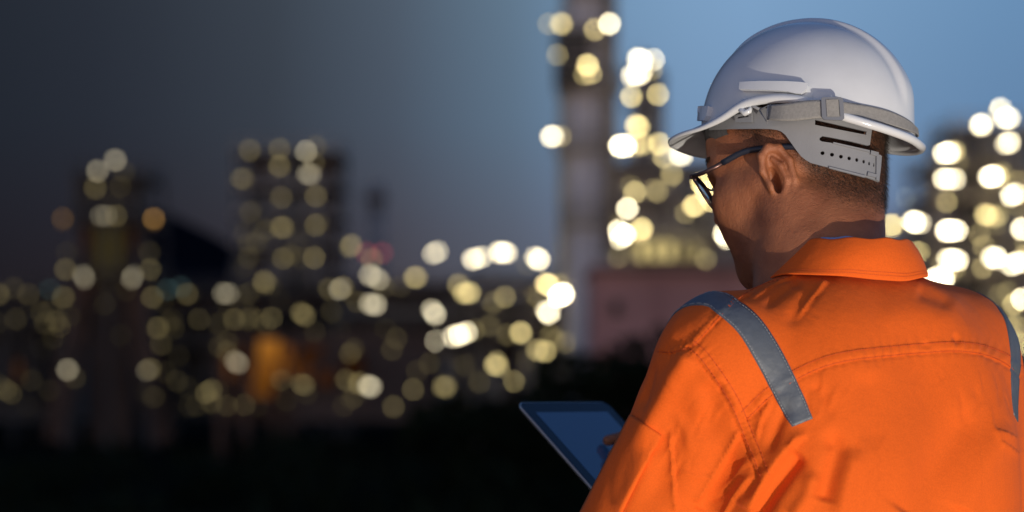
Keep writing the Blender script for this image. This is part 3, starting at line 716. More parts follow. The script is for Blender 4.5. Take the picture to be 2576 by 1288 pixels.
# ---- coverall
SH = .067
def f_cov(pw, folds=True):
    t = to_loc(T, pw); ts = t.copy(); ts[:, 1] = np.sqrt(ts[:, 1] ** 2 + f32(.025 ** 2))
    d = s_ell(ts, (.005, 0, -.14), (.130, .165, .24))
    d = smin(d, s_cone(ts, (0, 0, .01), (0, .165, 0), .075, SH), .05)
    d = smin(d, s_ell(ts, (-.050, .075, -.08), (.082, .088, .135)), .06)
    d = smin(d, s_cone(ts, (-.018, 0, .055), (-.008, .125, .010), .045, .042), .035)
    d = smin(d, s_ell(ts, (-.040, 0, .022), (.060, .105, .060)), .04)
    d = smin(d, s_cone(ts, (-.035, .055, -.15), (-.025, .065, -.46), .100, .118), .06)
    d = smin(d, s_ell(ts, (.0, 0, -.46), (.14, .175, .20)), .06)
    d = smin(d, s_cone(t, (-.030, -.095, -.10), (-.02, -.150, -.46), .080, .105), .06)
    arm = smin(s_cone(pw, SJL, ELL, SH, .090), s_cone(pw, ELL, WRL + (ELL - WRL) * .18, .078, .046), .05)
    d = smin(d, arm, .022)
    arm = smin(s_cone(pw, SJR, ELR, SH, .096), s_cone(pw, ELR, WRR + (ELR - WRR) * .18, .072, .046), .05)
    d = smin(d, arm, .06)
    return d
tc0 = np.array(T.translation)
Vc, Fc = nets(f_cov, tc0 + (-.36, -.27, -.47), tc0 + (.36, .42, .19), .0025, 2)
Nc = grad_n(f_cov, Vc, .004)

# folds and seams, laid along the lines the cloth shows
px_, py_ = to_px(Vc)
view = Vc - np.array(CAMP); view /= np.linalg.norm(view, axis=1)[:, None]
facing = np.clip(-(Nc * view).sum(1) * 3, 0, 1)
PXY = np.stack([px_, py_], 1)
def pdist(P, pl):
    """signed distance to a polyline, along-parameter 0..1"""
    pl = np.array(pl, float); seg = np.diff(pl, axis=0); L = np.linalg.norm(seg, axis=1); cum = np.concatenate([[0], np.cumsum(L)]); tot = cum[-1]
    best = np.full(len(P), 1e9); sg = np.zeros(len(P)); tt = np.zeros(len(P))
    for i in range(len(seg)):
        r = P - pl[i]; h = np.clip(r @ seg[i] / L[i] ** 2, 0, 1); dv = r - h[:, None] * seg[i]; dd = np.linalg.norm(dv, axis=1)
        cr = seg[i][0] * r[:, 1] - seg[i][1] * r[:, 0]; m_ = dd < best
        best[m_] = dd[m_]; sg[m_] = np.sign(cr[m_]); tt[m_] = ((cum[i] + h * L[i]) / tot)[m_]
    return best * sg, tt
disp = np.zeros(len(Vc))
def taper(t, a=.18, b=.25): return sstep(0, a, t) * sstep(0, b, 1 - t)
def fold(pl, wpx, amp, kind='ridge', ta=.2, tb_=.3):
    d, t = pdist(PXY, pl); tp = taper(t, ta, tb_) if ta > 0 else np.ones_like(t)
    if kind == 'ridge': pr = np.exp(-(d / wpx) ** 2)
    elif kind == 'valley': pr = -np.exp(-np.abs(d / wpx) ** 1.3)
    elif kind == 'sharp': pr = np.exp(-np.abs(d / wpx))
    elif kind == 'scarp': pr = np.where(d > 0, np.exp(-(d / wpx)), np.exp(-(d / (wpx * .22)) ** 2))
    elif kind == 'band': pr = sstep(wpx * 1.25, wpx * .85, np.abs(d))
    global disp; disp = disp + amp * .001 * (1.5 if wpx >= 20 else 1.0) * pr * tp * facing
# sleeve
fold([(1745,878),(1700,950),(1655,1040),(1590,1160)], 26, 6, 'ridge', .1, .3)
fold([(1640,905),(1625,990),(1600,1045)], 16, -4, 'ridge')
fold([(1800,930),(1835,985),(1870,1040)], 14, 3.5, 'sharp')
fold([(1785,950),(1800,1040),(1760,1120)], 34, -4, 'ridge')
fold([(1866,1076),(1815,1165),(1750,1275)], 10, 7.0, 'scarp', .1, .1)
fold([(1850,1130),(1800,1215),(1760,1290)], 26, -2.5, 'ridge', .2, .05)
fold([(1684,1075),(1690,1180),(1702,1290)], 8, 4.5, 'scarp', .15, .05)
fold([(1735,1000),(1700,1110),(1640,1290)], 40, -3.5, 'ridge')
fold([(1700,1180),(1760,1200),(1820,1190)], 9, 2.2, 'scarp')
fold([(1640,1120),(1620,1200),(1570,1290)], 26, 3.0, 'ridge', .2, .05)
fold([(1690,1030),(1725,1090),(1735,1150)], 14, 2.2, 'ridge')
# armpit and its long drag folds
fold([(2035,1085),(2003,1108),(1962,1158),(1920,1222),(1885,1290)], 24, 7, 'scarp', .15, .05)
fold([(2015,1135),(1975,1190),(1935,1245),(1900,1300)], 24, -8, 'ridge', .12, .03)
fold([(1985,1010),(1955,1075),(1930,1150)], 16, -5, 'ridge')
fold([(1950,985),(1915,1060),(1905,1120)], 14, 4, 'scarp')
fold([(1900,1190),(1850,1250),(1820,1300)], 18, 4.5, 'scarp', .2, .02)
fold([(1925,1150),(1900,1215),(1860,1262)], 16, -3, 'ridge')
# back
fold([(2075,1075),(2110,1130),(2070,1262)], 26, -5, 'ridge', .25, .05)
fold([(2050,1180),(2035,1240),(2000,1300)], 20, 4, 'ridge', .25, .05)
fold([(2160,1120),(2130,1210),(2110,1300)], 24, 3.5, 'ridge', .25, .05)
fold([(2460,1010),(2400,1110),(2330,1220),(2280,1300)], 44, -4.5, 'ridge', .25, .05)
fold([(2540,1060),(2480,1160),(2420,1290)], 34, 3.5, 'ridge', .2, .05)
fold([(2466,900),(2462,1050),(2455,1290)], 9, .7, 'scarp')
fold([(2500,1110),(2560,1140),(2585,1130)], 9, 3.0, 'scarp')
fold([(2490,1080),(2550,1100),(2585,1090)], 9, 2.5, 'scarp')
fold([(2180,925),(2200,1040),(2190,1150)], 40, -2.2, 'ridge')
fold([(2040,960),(2075,1000),(2095,1060)], 14, -2.6, 'ridge')
# yoke and shoulder
fold([(2082,704),(2040,750),(1998,812)], 13, 4.0, 'scarp', .1, .3)
fold([(2063,712),(2020,760),(1975,830)], 18, -3.2, 'ridge')
fold([(2010,690),(1950,712),(1890,752)], 9, 3.5, 'scarp', .1, .2)
fold([(2020,700),(1965,735),(1915,780)], 12, -3, 'ridge')
fold([(1985,690),(1930,708),(1870,735)], 8, -2.5, 'ridge')
fold([(2395,840),(2410,868)], 9, -2.2, 'ridge', .3, .3)
fold([(2320,860),(2335,880)], 9, -2.0, 'ridge', .3, .3)
fold([(2300,730),(2340,745),(2400,775)], 20, -1.8, 'ridge')
fold([(2200,800),(2300,790),(2420,820)], 40, 1.6, 'ridge')
fold([(1760,820),(1720,850),(1665,875)], 14, -1.2, 'ridge')
r_ = random.Random(11)
for (x, y, a_, n_, ln, w_, am) in [(1800, 1010, 62, 7, 120, 6, 2.4), (1690, 1150, 70, 6, 140, 6, 2.2), (1960, 1010, 55, 6, 90, 5, 2.2), (1830, 1190, 50, 4, 130, 6, 2.0), (2080, 1010, 75, 5, 120, 6, 1.6), (2300, 960, 80, 5, 90, 5, 1.2), (2480, 1020, 100, 6, 120, 6, 1.8), (1990, 735, 130, 5, 90, 6, 2.0), (1680, 930, 115, 4, 70, 5, 1.8), (2200, 1180, 70, 5, 140, 7, 1.8)]:
    for k in range(n_):
        cx, cy = x + r_.uniform(-60, 60), y + r_.uniform(-60, 60); an = R(a_ + r_.uniform(-16, 16)); L_ = ln * r_.uniform(.5, 1.1); dx, dy = math.cos(an) * L_ / 2, math.sin(an) * L_ / 2; bd = r_.uniform(-12, 12)
        fold([(cx + dx, cy - dy), (cx + bd, cy + bd * .4), (cx - dx, cy + dy)], w_ * r_.uniform(.8, 1.5), am * r_.uniform(.4, 1) * r_.choice((1, 1, -1)), 'scarp' if r_.random() < .6 else 'ridge', .35, .4)
# felled seams: raised bands with puckers across
YOKE = [(1872,1045),(1930,990),(2010,938),(2080,908),(2150,893),(2230,884),(2320,876),(2400,872),(2470,879),(2530,902),(2570,935)]
ARMH = [(1735,868),(1765,893),(1792,928),(1820,968),(1846,1012),(1866,1058),(1882,1098),(1902,1145),(1922,1200)]
SHLD = [(1738,868),(1775,828),(1815,785),(1862,742),(1915,712),(1980,694)]
CAP = [(1655,880),(1690,882),(1735,870)]
for pl, wpx, amp in ((YOKE, 10, .8), (ARMH, 12, 1.2), (SHLD, 7, .9), (CAP, 5, .8)):
    fold(pl, wpx, amp, 'band', .02, .02); d, t = pdist(PXY, pl)
    pk = np.sin(t * 190 + 2 * np.sin(t * 23)) * np.exp(-(np.abs(d) / (wpx * 2.4)) ** 2) * taper(t, .05, .05)
    disp += pk * .0008 * facing
    dl = np.abs(d - wpx * 1.3); disp -= .0014 * np.exp(-(dl / 3.6) ** 2) * facing
# general drape
def vnoise(V, freq, n=28, seed=3):
    r_ = np.random.default_rng(seed); k = r_.normal(size=(n, 3)) * np.array(freq); ph = r_.uniform(0, 6.28, n); o = np.zeros(len(V))
    for i in range(n): o += np.cos(V @ k[i] + ph[i])
    return o / math.sqrt(n / 2)
nz = vnoise(Vc, (30, 30, 14)); nz2 = vnoise(Vc, (110, 110, 45), seed=4)
disp += nz * .0010 + nz2 * .00022
Vd = Vc + Nc * disp[:, None]
def cloth_mat(name, c, sheen=.03):
    m = mat(name, c, .85, 0, .11, 620, 0, 1, sheen=sheen, spec=.25, detail=3)
    t = m.node_tree; b = t.nodes['Principled BSDF']; co = t.nodes.new('ShaderNodeTexCoord')
    a1 = t.nodes.new('ShaderNodeTexNoise'); a1.inputs['Scale'].default_value = 1100; a1.inputs['Detail'].default_value = 2
    a2 = t.nodes.new('ShaderNodeTexNoise'); a2.inputs['Scale'].default_value = 120; a2.inputs['Detail'].default_value = 5
    for n_ in (a1, a2): t.links.new(co.outputs['Object'], n_.inputs['Vector'])
    ml = t.nodes.new('ShaderNodeMath'); ml.operation = 'MULTIPLY_ADD'; ml.inputs[1].default_value = .5
    t.links.new(a1.outputs[0], ml.inputs[0]); t.links.new(a2.outputs[0], ml.inputs[2])
    bp = t.nodes.new('ShaderNodeBump'); bp.inputs['Distance'].default_value = .0005; t.links.new(ml.outputs[0], bp.inputs['Height']); t.links.new(bp.outputs[0], b.inputs['Normal'])
    return m
M_OR = cloth_mat('orange_cotton', (.76, .121, .009))
M_THREAD = mat('orange_thread', (.55, .075, .010), .8)
M_NAVY = cloth_mat('navy_lining', (.02, .022, .04))
# trouser half, coarser, below the frame
def f_leg(pw):
    t = to_loc(T, pw); t = t.copy(); t[:, 1] = np.abs(t[:, 1])
    d = s_ell(t, (0, 0, -.46), (.14, .175, .20))
    d = smin(d, s_cone(t, (-.01, .095, -.55), (.0, .11, -.92), .098, .078), .05)
    d = smin(d, s_cone(t, (.0, .11, -.92), (-.02, .12, -1.30), .078, .075), .03)
    return d
Vl, Fl = nets(f_leg, tc0 + (-.32, -.32, -1.33), tc0 + (.32, .32, -.455), .012, 1)
cov = mesh_obj('coverall', np.concatenate([Vd, Vl]), np.concatenate([Fc, Fl + len(Vd)]), M_OR, body)
for s in (-1, 1):
    bt = MB()
    for (x, z, rx, rz) in ((-.03, .075, .055, .075), (.06, .055, .075, .055), (.14, .045, .06, .045)):
        bt.ball(T @ Vector((x, s * .12, z - T.translation.z)), 1, 14, 8, (rx, .048, rz), T.to_3x3())
    bt.box(T @ Vector((.05, s * .12, .015 - T.translation.z)), (.29, .1, .03), T.to_3x3()); bt.build('boot', mat('boot_leather', (.03, .02, .015), .5), body, smooth=True)

BV = BVHTree.FromPolygons([tuple(v) for v in Vd], [tuple(int(i) for i in f) for f in Fc])
def hit(px, py, off=0.0):
    r = BV.ray_cast(CAMP, ray(px, py))
    if r[0] is None:
        best = W(px, py, 0); 
        d = ray(px, py); bb = None
        for k in range(40):
            p = CAMP + d * (2.2 + k * .02); nn = BV.find_nearest(p)
            if bb is None or nn[3] < bb[3]: bb = nn
        r = bb
    n_ = r[1]; 
    return r[0] + n_ * off, n_
def smooth_pl(pl, n):
    """Catmull-Rom resample to n points"""
    P = np.array(pl, float); L = np.concatenate([[0], np.cumsum(np.linalg.norm(np.diff(P, axis=0), axis=1))]); s = np.linspace(0, L[-1], n); o = []
    Q = np.vstack([2 * P[0] - P[1], P, 2 * P[-1] - P[-2]])
    for v in s:
        i = min(np.searchsorted(L, v, 'right') - 1, len(P) - 2); i = max(i, 0); t = (v - L[i]) / (L[i + 1] - L[i])
        a, b, c, d = Q[i], Q[i + 1], Q[i + 2], Q[i + 3]
        o.append(.5 * ((2 * b) + (c - a) * t + (2 * a - 5 * b + 4 * c - d) * t * t + (3 * b - a - 3 * c + d) * t ** 3))
    return o
def stitches(pl, off_px, name='stitching', parent=None, step=5.5):
    L = sum(math.dist(pl[i], pl[i + 1]) for i in range(len(pl) - 1)); n = int(L / step)
    pts = smooth_pl(pl, n); mb = MB()
    for i in range(0, n - 1):
        a, b = pts[i], pts[i + 1]; d = (b - a) / np.linalg.norm(b - a); nn = np.array((-d[1], d[0]))
        p1 = a + nn * off_px + d * .8; p2 = b + nn * off_px - d * .8
        h1, _ = hit(*p1, .0003); h2, _ = hit(*p2, .0003)
        if (h1 - h2).length < .008: mb.tube([h1, h2], .0005, 4, False)
    return mb
for pl, offs in ((YOKE, (-11, 11)), (ARMH, (-14, 8)), (SHLD, (5,)), (CAP, (4,))):
    smb = MB()
    for o_ in offs:
        b_ = stitches(pl, o_); smb.add(b_.v, b_.f)
    smb.build('stitching', M_THREAD, cov)

# reflective strips: the seen one is traced on the back, over the shoulder and down the chest; its twin mirrors it
M_REFL = mat('reflective_tape', (.105, .125, .152), .52, .15, .12, 90, .0006, 160)
def strip_pts():
    Lp = smooth_pl([(1783,772),(1852,832),(1897,902),(1940,982),(1972,1042),(1993,1074)], 44)
    Rp = smooth_pl([(1842,746),(1902,792),(1946,850),(1990,928),(2022,998),(2045,1053)], 44)
    rows = []
    for a, b in zip(Lp, Rp):
        rows.append([hit(*(a + (b - a) * k / 6))[0] for k in range(7)])
    # carry on over the shoulder and down the front of the chest
    front = []
    a, b = T.inverted() @ rows[0][0], T.inverted() @ rows[0][6]
    for i in range(1, 34):
        f_ = i / 33; row = []
        for k in range(7):
            s0 = a + (b - a) * k / 6
            g_ = Vector((s0.x + .20 * math.sin(f_ * 1.6), s0.y - .012 * f_, s0.z - .24 * f_ ** 1.6))
            row.append(BV.find_nearest(T @ g_)[0])
        front.append(row)
    return front[::-1] + rows
SROWS = strip_pts()
def ribbon(rows, name, material, parent, off=.0012, thick=.0012):
    nr, nc = len(rows), len(rows[0]); v = []; f = []
    for r in rows:
        for p in r:
            nn = BV.find_nearest(p); v.append(nn[0] + nn[1] * off)
    top = len(v)
    for r in rows:
        for p in r:
            nn = BV.find_nearest(p); v.append(nn[0] - nn[1] * .001)
    for i in range(nr - 1):
        for k in range(nc - 1): f.append((i * nc + k, i * nc + k + 1, (i + 1) * nc + k + 1, (i + 1) * nc + k))
    for i in range(nr - 1):
        for k in (0, nc - 1):
            a, b = i * nc + k, (i + 1) * nc + k; f.append((a, b, b + top, a + top) if k == 0 else (b, a, a + top, b + top))
    for i in (0, nr - 1):
        for k in range(nc - 1):
            a, b = i * nc + k, i * nc + k + 1; f.append((b, a, a + top, b + top) if i == 0 else (a, b, b + top, a + top))
    o = mesh_obj(name, v, f, material, parent)
    return o
def edge_stitch(rows, o):
    mb = MB()
    for col in (1, len(rows[0]) - 2):
        P = []
        for r in rows:
            e_ = r[0] if col == 1 else r[-1]; i_ = r[col]
            p = e_ + (i_ - e_) * .45; nn = BV.find_nearest(p); P.append(nn[0] + nn[1] * .0014)
        for i in range(len(P) - 1): mb.tube([P[i] + (P[i + 1] - P[i]) * .15, P[i] + (P[i + 1] - P[i]) * .8], .0004, 4, False)
    mb.build('stitching', mat('grey_thread', (.28, .30, .33), .7), o)
o1 = ribbon(SROWS, 'reflective_strip', M_REFL, cov); edge_stitch(SROWS, o1)
Ti = T.inverted()
SR2 = [[BV.find_nearest(T @ Vector(((Ti @ p).x, -(Ti @ p).y - .013, (Ti @ p).z)))[0] for p in r] for r in SROWS]
o2 = ribbon([r[::-1] for r in SR2], 'reflective_strip', M_REFL, cov)

# sleeve pocket
PK = [(1592,1046),(1664,1093),(1560,1300),(1462,1300)]
rows = []; NRW, NCW = 40, 16
for i in range(NRW + 1):
    t_ = i / NRW; a = np.array(PK[0]) + (np.array(PK[3]) - PK[0]) * t_; b = np.array(PK[1]) + (np.array(PK[2]) - PK[1]) * t_
    rows.append([hit(*(a + (b - a) * k / NCW))[0] for k in range(NCW + 1)])
pk = ribbon(rows, 'sleeve_pocket', M_OR, cov, .0044)
mb = stitches([(1597,1066),(1652,1102)], 0); b2 = stitches([(1654,1100),(1556,1294)], 0); mb.add(b2.v, b2.f); mb.build('stitching', M_THREAD, pk)

# collar: stand and fall in one ring, higher at the back, open in front
CT = Ti @ W(2132, 606, -.012); CB = Ti @ W(2126, 690, -.014)
def collar_pt(phi, t, top_in=0):
    """t 0 = fold at the top, 1 = lower edge of the fall"""
    f_, l_ = math.cos(phi), math.sin(phi); rx = .070 + (.090 - .070) * t; ry = .067 + (.088 - .067) * t
    c = CT + (CB - CT) * t; dg = abs(math.degrees(math.atan2(l_, f_))); z = c.z - (1 - t) * float(np.interp(dg, [0, 22, 51, 66, 80, 95, 110, 180], [.085, .066, .026, .012, .0045, .001, 0, 0])) - t * float(np.interp(dg, [0, 51, 80, 110, 180], [.05, .013, .004, 0, 0]))
    wv = .0022 * math.sin(phi * 5 + 1) * t + .0012 * math.sin(phi * 11)
    rr = 1 + .03 * math.sin(phi * 3 + t * 2)
    bow = .0012 * math.sin(math.pi * t)
    P_ = T @ Vector((c.x + f_ * (rx * rr + bow), c.y + l_ * (ry * rr + bow), z + wv))
    nn = BV.find_nearest(P_); sd = (P_ - nn[0]).dot(nn[1]); want = .0035 + .002 * math.sin(phi * 4)
    w_ = .6 * t ** 3 if sd > want else t ** 1.3
    return P_ + nn[1] * (want - sd) * w_
cv = []; cf = []; NP, NT = 96, 14
for i in range(NP + 1):
    phi = R(22) + R(316) * i / NP
    for j in range(NT + 1): cv.append(collar_pt(phi, j / NT))
    for j in range(1, 9):     # the stand, inside the fall
        p = Ti @ collar_pt(phi, 0); f_, l_ = math.cos(phi), math.sin(phi)
        cv.append(T @ Vector((p.x - f_ * (.0035 + .0004 * j), p.y - l_ * (.0035 + .0004 * j), p.z - .005 * j)))
RW = NT + 9
for i in range(NP):
    for j in range(NT): cf.append((i * RW + j, i * RW + j + 1, (i + 1) * RW + j + 1, (i + 1) * RW + j))
    s0 = NT + 1
    cf.append((i * RW, (i + 1) * RW, (i + 1) * RW + s0, i * RW + s0))
    for j in range(7): cf.append((i * RW + s0 + j, (i + 1) * RW + s0 + j, (i + 1) * RW + s0 + j + 1, i * RW + s0 + j + 1))
CA = np.array([tuple(p) for p in cv]).reshape(NP + 1, RW, 3)
for _ in range(10):
    CA[1:-1, 1:NT + 1] = (CA[:-2, 1:NT + 1] + 2 * CA[1:-1, 1:NT + 1] + CA[2:, 1:NT + 1]) / 4
collar = mesh_obj('collar', CA.reshape(-1, 3), cf, M_OR, cov)
md = collar.modifiers.new('thick', 'SOLIDIFY'); md.thickness = .0026; md.offset = 0
md = collar.modifiers.new('soft', 'SUBSURF'); md.levels = 1; md.render_levels = 1
mb = MB()
for t_ in (.84, .90):
    for i in range(190):
        def cpt(u):
            x = u * NP; i0 = min(int(x), NP - 1); fx = x - i0; y = t_ * NT; j0 = min(int(y), NT - 1); fy = y - j0
            return Vector((CA[i0, j0] * (1 - fx) + CA[i0 + 1, j0] * fx) * (1 - fy) + (CA[i0, j0 + 1] * (1 - fx) + CA[i0 + 1, j0 + 1] * fx) * fy)
        a = cpt(.02 + .96 * i / 190); b = cpt(.02 + .96 * (i + .7) / 190)
        n_ = (a - T @ Vector((CB.x, CB.y, (Ti @ a).z))).normalized() * .0014; mb.tube([a + n_, b + n_], .0004, 4, False)
mb.build('stitching', M_THREAD, collar)
# pale blue undershirt band just showing inside the collar
uv_ = []; uf = []
for i in range(41):
    phi = R(100) + R(70) * i / 40; p = Ti @ collar_pt(phi, 0); f_, l_ = math.cos(phi), math.sin(phi); up = .004 * math.sin(math.pi * min(1, i / 28)) - .002
    for j, (dr, dz) in enumerate(((.006, -.03), (.0055, up), (.0075, up + .0002), (.009, -.03))): uv_.append(T @ Vector((p.x - f_ * dr, p.y - l_ * dr, p.z + dz)))
for i in range(40):
    for j in range(3): uf.append((i * 4 + j, (i + 1) * 4 + j, (i + 1) * 4 + j + 1, i * 4 + j + 1))
mesh_obj('undershirt', uv_, uf, cloth_mat('blue_cotton', (.25, .36, .62)), body)

# ================================================================== hard hat
HATL = WL['person']
hat = empty('hard_hat', H @ Vector((0, 0, .06)))
tag(hat, 'white hard hat with grey webbing strap worn by the man', 'hard hat')
M_SHELL = mat('white_shell_plastic', (.60, .64, .68), .16, 0, .06, 22, .00008, 300, coat=.25)
M_GREYP = mat('grey_plastic', (.205, .218, .240), .42, 0, .06, 60, .0001, 400)
M_WEB = mat('grey_webbing', (.25, .25, .243), .8, 0, .15, 300, .0005, 900)
M_PAD = mat('dark_sweatband', (.06, .06, .065), .8, 0, .3, 80, .0006, 300)
HA, HB_, HH = .1185, .0970, .1165
def rimz(phi):
    d = abs(math.degrees(math.atan2(math.sin(phi), math.cos(phi))))
    return float(np.interp(d, [0, 25, 45, 57, 66, 76, 90, 102, 112, 121, 135, 155, 180], [-.004, -.004, -.003, .003, .010, .013, .0125, .009, .002, -.006, -.011, -.015, -.018]))
NPH = 144
RIM = [rimz(2 * math.pi * i / NPH) for i in range(NPH)]
for _ in range(3): RIM = [(RIM[i - 1] + 2 * RIM[i] + RIM[(i + 1) % NPH]) / 4 for i in range(NPH)]
def rim_at(phi):
    x = (phi / (2 * math.pi)) % 1 * NPH; i = int(x) % NPH; return RIM[i] * (1 - x % 1) + RIM[(i + 1) % NPH] * (x % 1)
NEXP = 2.04
def dome(phi, z, off=0.):
    zz = min(max(z / HH, -.3), 1)
    r = (1 - abs(zz) ** NEXP) ** (1 / NEXP) if zz > 0 else 1 - .12 * zz
    x, y = HA * r * math.cos(phi), HB_ * r * math.sin(phi)
    o = 0.
    # raised crest along the crown and shallow flanking grooves
    if zz > .05:
        ay = abs(y); fr = float(sstep(.10, .06, x)) * float(sstep(.08, .40, zz))
        o += .0040 * fr * float(sstep(.0225, .0175, ay)); o -= .0012 * fr * math.exp(-((ay - .0265) / .004) ** 2)
    nrm = Vector((x / HA ** 2, y / HB_ ** 2, max(zz, 0) ** 1.25 / HH * .9 + 1e-5)).normalized()
    return Vector((x, y, z)) + nrm * (o + off)
def outline(phi):
    """how far the brim / lip reaches beyond the dome, and how much it drops"""
    d = abs(math.degrees(math.atan2(math.sin(phi), math.cos(phi))))
    wv = float(np.interp(d, [0, 20, 35, 48, 60, 72, 90, 110, 130, 150, 180], [.037, .033, .024, .013, .006, .0040, .0038, .0042, .0062, .0065, .0060]))
    dr = float(np.interp(d, [0, 20, 40, 58, 72, 90, 110, 130, 150, 180], [.013, .014, .013, .010, .004, .002, .002, .004, .006, .0065]))
    return wv, dr
OUTL = [outline(2 * math.pi * i / NPH) for i in range(NPH)]
for _ in range(5): OUTL = [tuple((OUTL[i - 1][k] + 2 * OUTL[i][k] + OUTL[(i + 1) % NPH][k]) / 4 for k in (0, 1)) for i in range(NPH)]
sv_ = []; sf_ = []; ND, NL = 40, 9
def lip_pt(i, t):
    phi = 2 * math.pi * i / NPH; wv, dr = OUTL[i]; b = dome(phi, RIM[i]); rad = Vector((math.cos(phi), math.sin(phi) * (1.0), 0)).normalized()
    s = t; return b + rad * (wv * s) + Vector((0, 0, -dr * (s ** 1.6) - .001 * math.sin(math.pi * s)))
for j in range(ND):
    for i in range(NPH):
        phi = 2 * math.pi * i / NPH; t_ = j / (ND - 1)
        a0, a1 = .025, math.acos(max(-.3, min(1, RIM[i] / HH))); a = a0 + (a1 - a0) * t_
        sv_.append(dome(phi, HH * math.cos(a)))
for j in range(1, NL + 1):
    for i in range(NPH): sv_.append(lip_pt(i, j / NL))
tot = ND + NL
for j in range(tot - 1):
    for i in range(NPH): sf_.append((j * NPH + i, (j + 1) * NPH + i, (j + 1) * NPH + (i + 1) % NPH, j * NPH + (i + 1) % NPH))
sv_.append(dome(0, HH) + Vector((-.0, 0, .004 - .004))); c_ = len(sv_) - 1
sv_[c_] = Vector((0, 0, max(sv_[i].z for i in range(NPH)) + .0003))
for i in range(NPH): sf_.append((c_, i, (i + 1) % NPH))
shv = [HM @ p for p in sv_]
shell = mesh_obj('shell', shv, sf_, M_SHELL, hat)
md = shell.modifiers.new('thick', 'SOLIDIFY'); md.thickness = .0028; md.offset = -1
md = shell.modifiers.new('soft', 'SUBSURF'); md.levels = 1; md.render_levels = 1
SBV = BVHTree.FromPolygons([tuple(v) for v in shv], sf_)
# rolled edge
rb = MB(); pts = [HM @ lip_pt(i % NPH, 1.0) for i in range(NPH + 1)]
rs = [float(np.interp(abs((i / NPH * 360 + 180) % 360 - 180), [0, 45, 70, 100, 130, 180], [.0020, .0026, .0052, .0054, .0048, .0048])) for i in range(NPH + 1)]
rb.tube(pts, rs, 10, False); rb.build('rolled_edge', M_SHELL, shell, smooth=True)

def hat_cyl(px, py, k, off=0.):
    """point of a picture line on an elliptic wall just outside the hat"""
    Mi = HM.inverted(); o = Mi @ CAMP; d = (Mi.to_3x3() @ ray(px, py)); return ell_hit(o, d, HA * k + off, HB_ * k + off, 0, HM)
def ell_hit(o, d, a, b, cx, M):
    A = (d.x / a) ** 2 + (d.y / b) ** 2; B = ((o.x - cx) * d.x / a ** 2 + o.y * d.y / b ** 2); C = ((o.x - cx) / a) ** 2 + (o.y / b) ** 2 - 1
    disc = max(B * B - A * C, 0); t_ = (-B - math.sqrt(disc)) / A
    p = o + d * t_
    n_ = Vector(((p.x - cx) / a ** 2, p.y / b ** 2, 0)).normalized()
    return M @ p, (M.to_3x3() @ n_)
def head_cyl(px, py, off=0.):
    Mi = H.inverted(); o = Mi @ CAMP; d = Mi.to_3x3() @ ray(px, py)
    z = .03
    for _ in range(4):
        k = float(np.interp(z, [-.035, .0, .045], [.905, .94, 1.0]))
        r = ell_hit(o, d, .1035 * k + off, .0845 * k + off, -.005, H); z = (Mi @ r[0]).z
    return r
def S1(cx, cy): return ((1860 + cx / 2.683) / 1.118, (cy / 2.683) / 1.118)         # zoomed tracing -> reference pixels
def S2(cx, cy): return ((2080 + cx / 4.2926) / 1.118, (240 + cy / 4.2933) / 1.118)
def plate(outer, holes, fn, thick, name, material, parent, step=9):
    """flat outline with holes, wrapped on a curved wall; outline given in reference pixels"""
    def dens(l):
        o = []
        for i in range(len(l)):
            a, b = np.array(l[i], float), np.array(l[(i + 1) % len(l)], float); n = max(1, int(np.linalg.norm(b - a) / step))
            o += [tuple(a + (b - a) * k / n) for k in range(n)]
        return o
    loops = [dens(outer)] + [dens(h) for h in holes]; P = []; E = []
    for l in loops:
        s = len(P); P += [Vector(p) for p in l]; E += [(s + i, s + (i + 1) % len(l)) for i in range(len(l))]
    def inside(p, l):
        c = False; j = len(l) - 1
        for i in range(len(l)):
            if (l[i][1] > p[1]) != (l[j][1] > p[1]) and p[0] < (l[j][0] - l[i][0]) * (p[1] - l[i][1]) / (l[j][1] - l[i][1]) + l[i][0]: c = not c
            j = i
        return c
    xs = [p[0] for p in loops[0]]; ys_ = [p[1] for p in loops[0]]
    gx = np.arange(min(xs), max(xs), step); gy = np.arange(min(ys_), max(ys_), step)
    for x in gx:
        for y in gy:
            if inside((x, y), loops[0]) and not any(inside((x, y), h) for h in loops[1:]): P.append(Vector((x, y)))
    r = delaunay_2d_cdt(P, E, [], 0, 1e-4)
    V2, F2 = r[0], r[2]; F3 = []
    for f in F2:
        c = sum((V2[i] for i in f), Vector((0, 0))) / len(f)
        if inside(c, loops[0]) and not any(inside(c, h) for h in loops[1:]): F3.append(tuple(f))
    v = []; n_top = len(V2); bot = []
    for p in V2:
        w_, n_ = fn(p.x, p.y); v.append(w_ + n_ * thick); bot.append(w_)
    v += bot
    fc = list(F3) + [tuple(i + n_top for i in f[::-1]) for f in F3]
    cnt = {}
    for f in F3:
        for i in range(len(f)):
            a, b = f[i], f[(i + 1) % len(f)]; k = (min(a, b), max(a, b)); cnt.setdefault(k, []).append((a, b))
    for k, l in cnt.items():
        if len(l) == 1: a, b = l[0]; fc.append((b, a, a + n_top, b + n_top))
    o = mesh_obj(name, v, fc, material, parent, smooth=False)
    # consistent outward faces
    bm = bmesh.new(); bm.from_mesh(o.data); bmesh.ops.recalc_face_normals(bm, faces=bm.faces); bm.to_mesh(o.data); bm.free()
    return o
def circ(c, r, n=14, sx=1.0): return [(c[0] + r * sx * math.cos(2 * math.pi * i / n), c[1] + r * math.sin(2 * math.pi * i / n)) for i in range(n)]
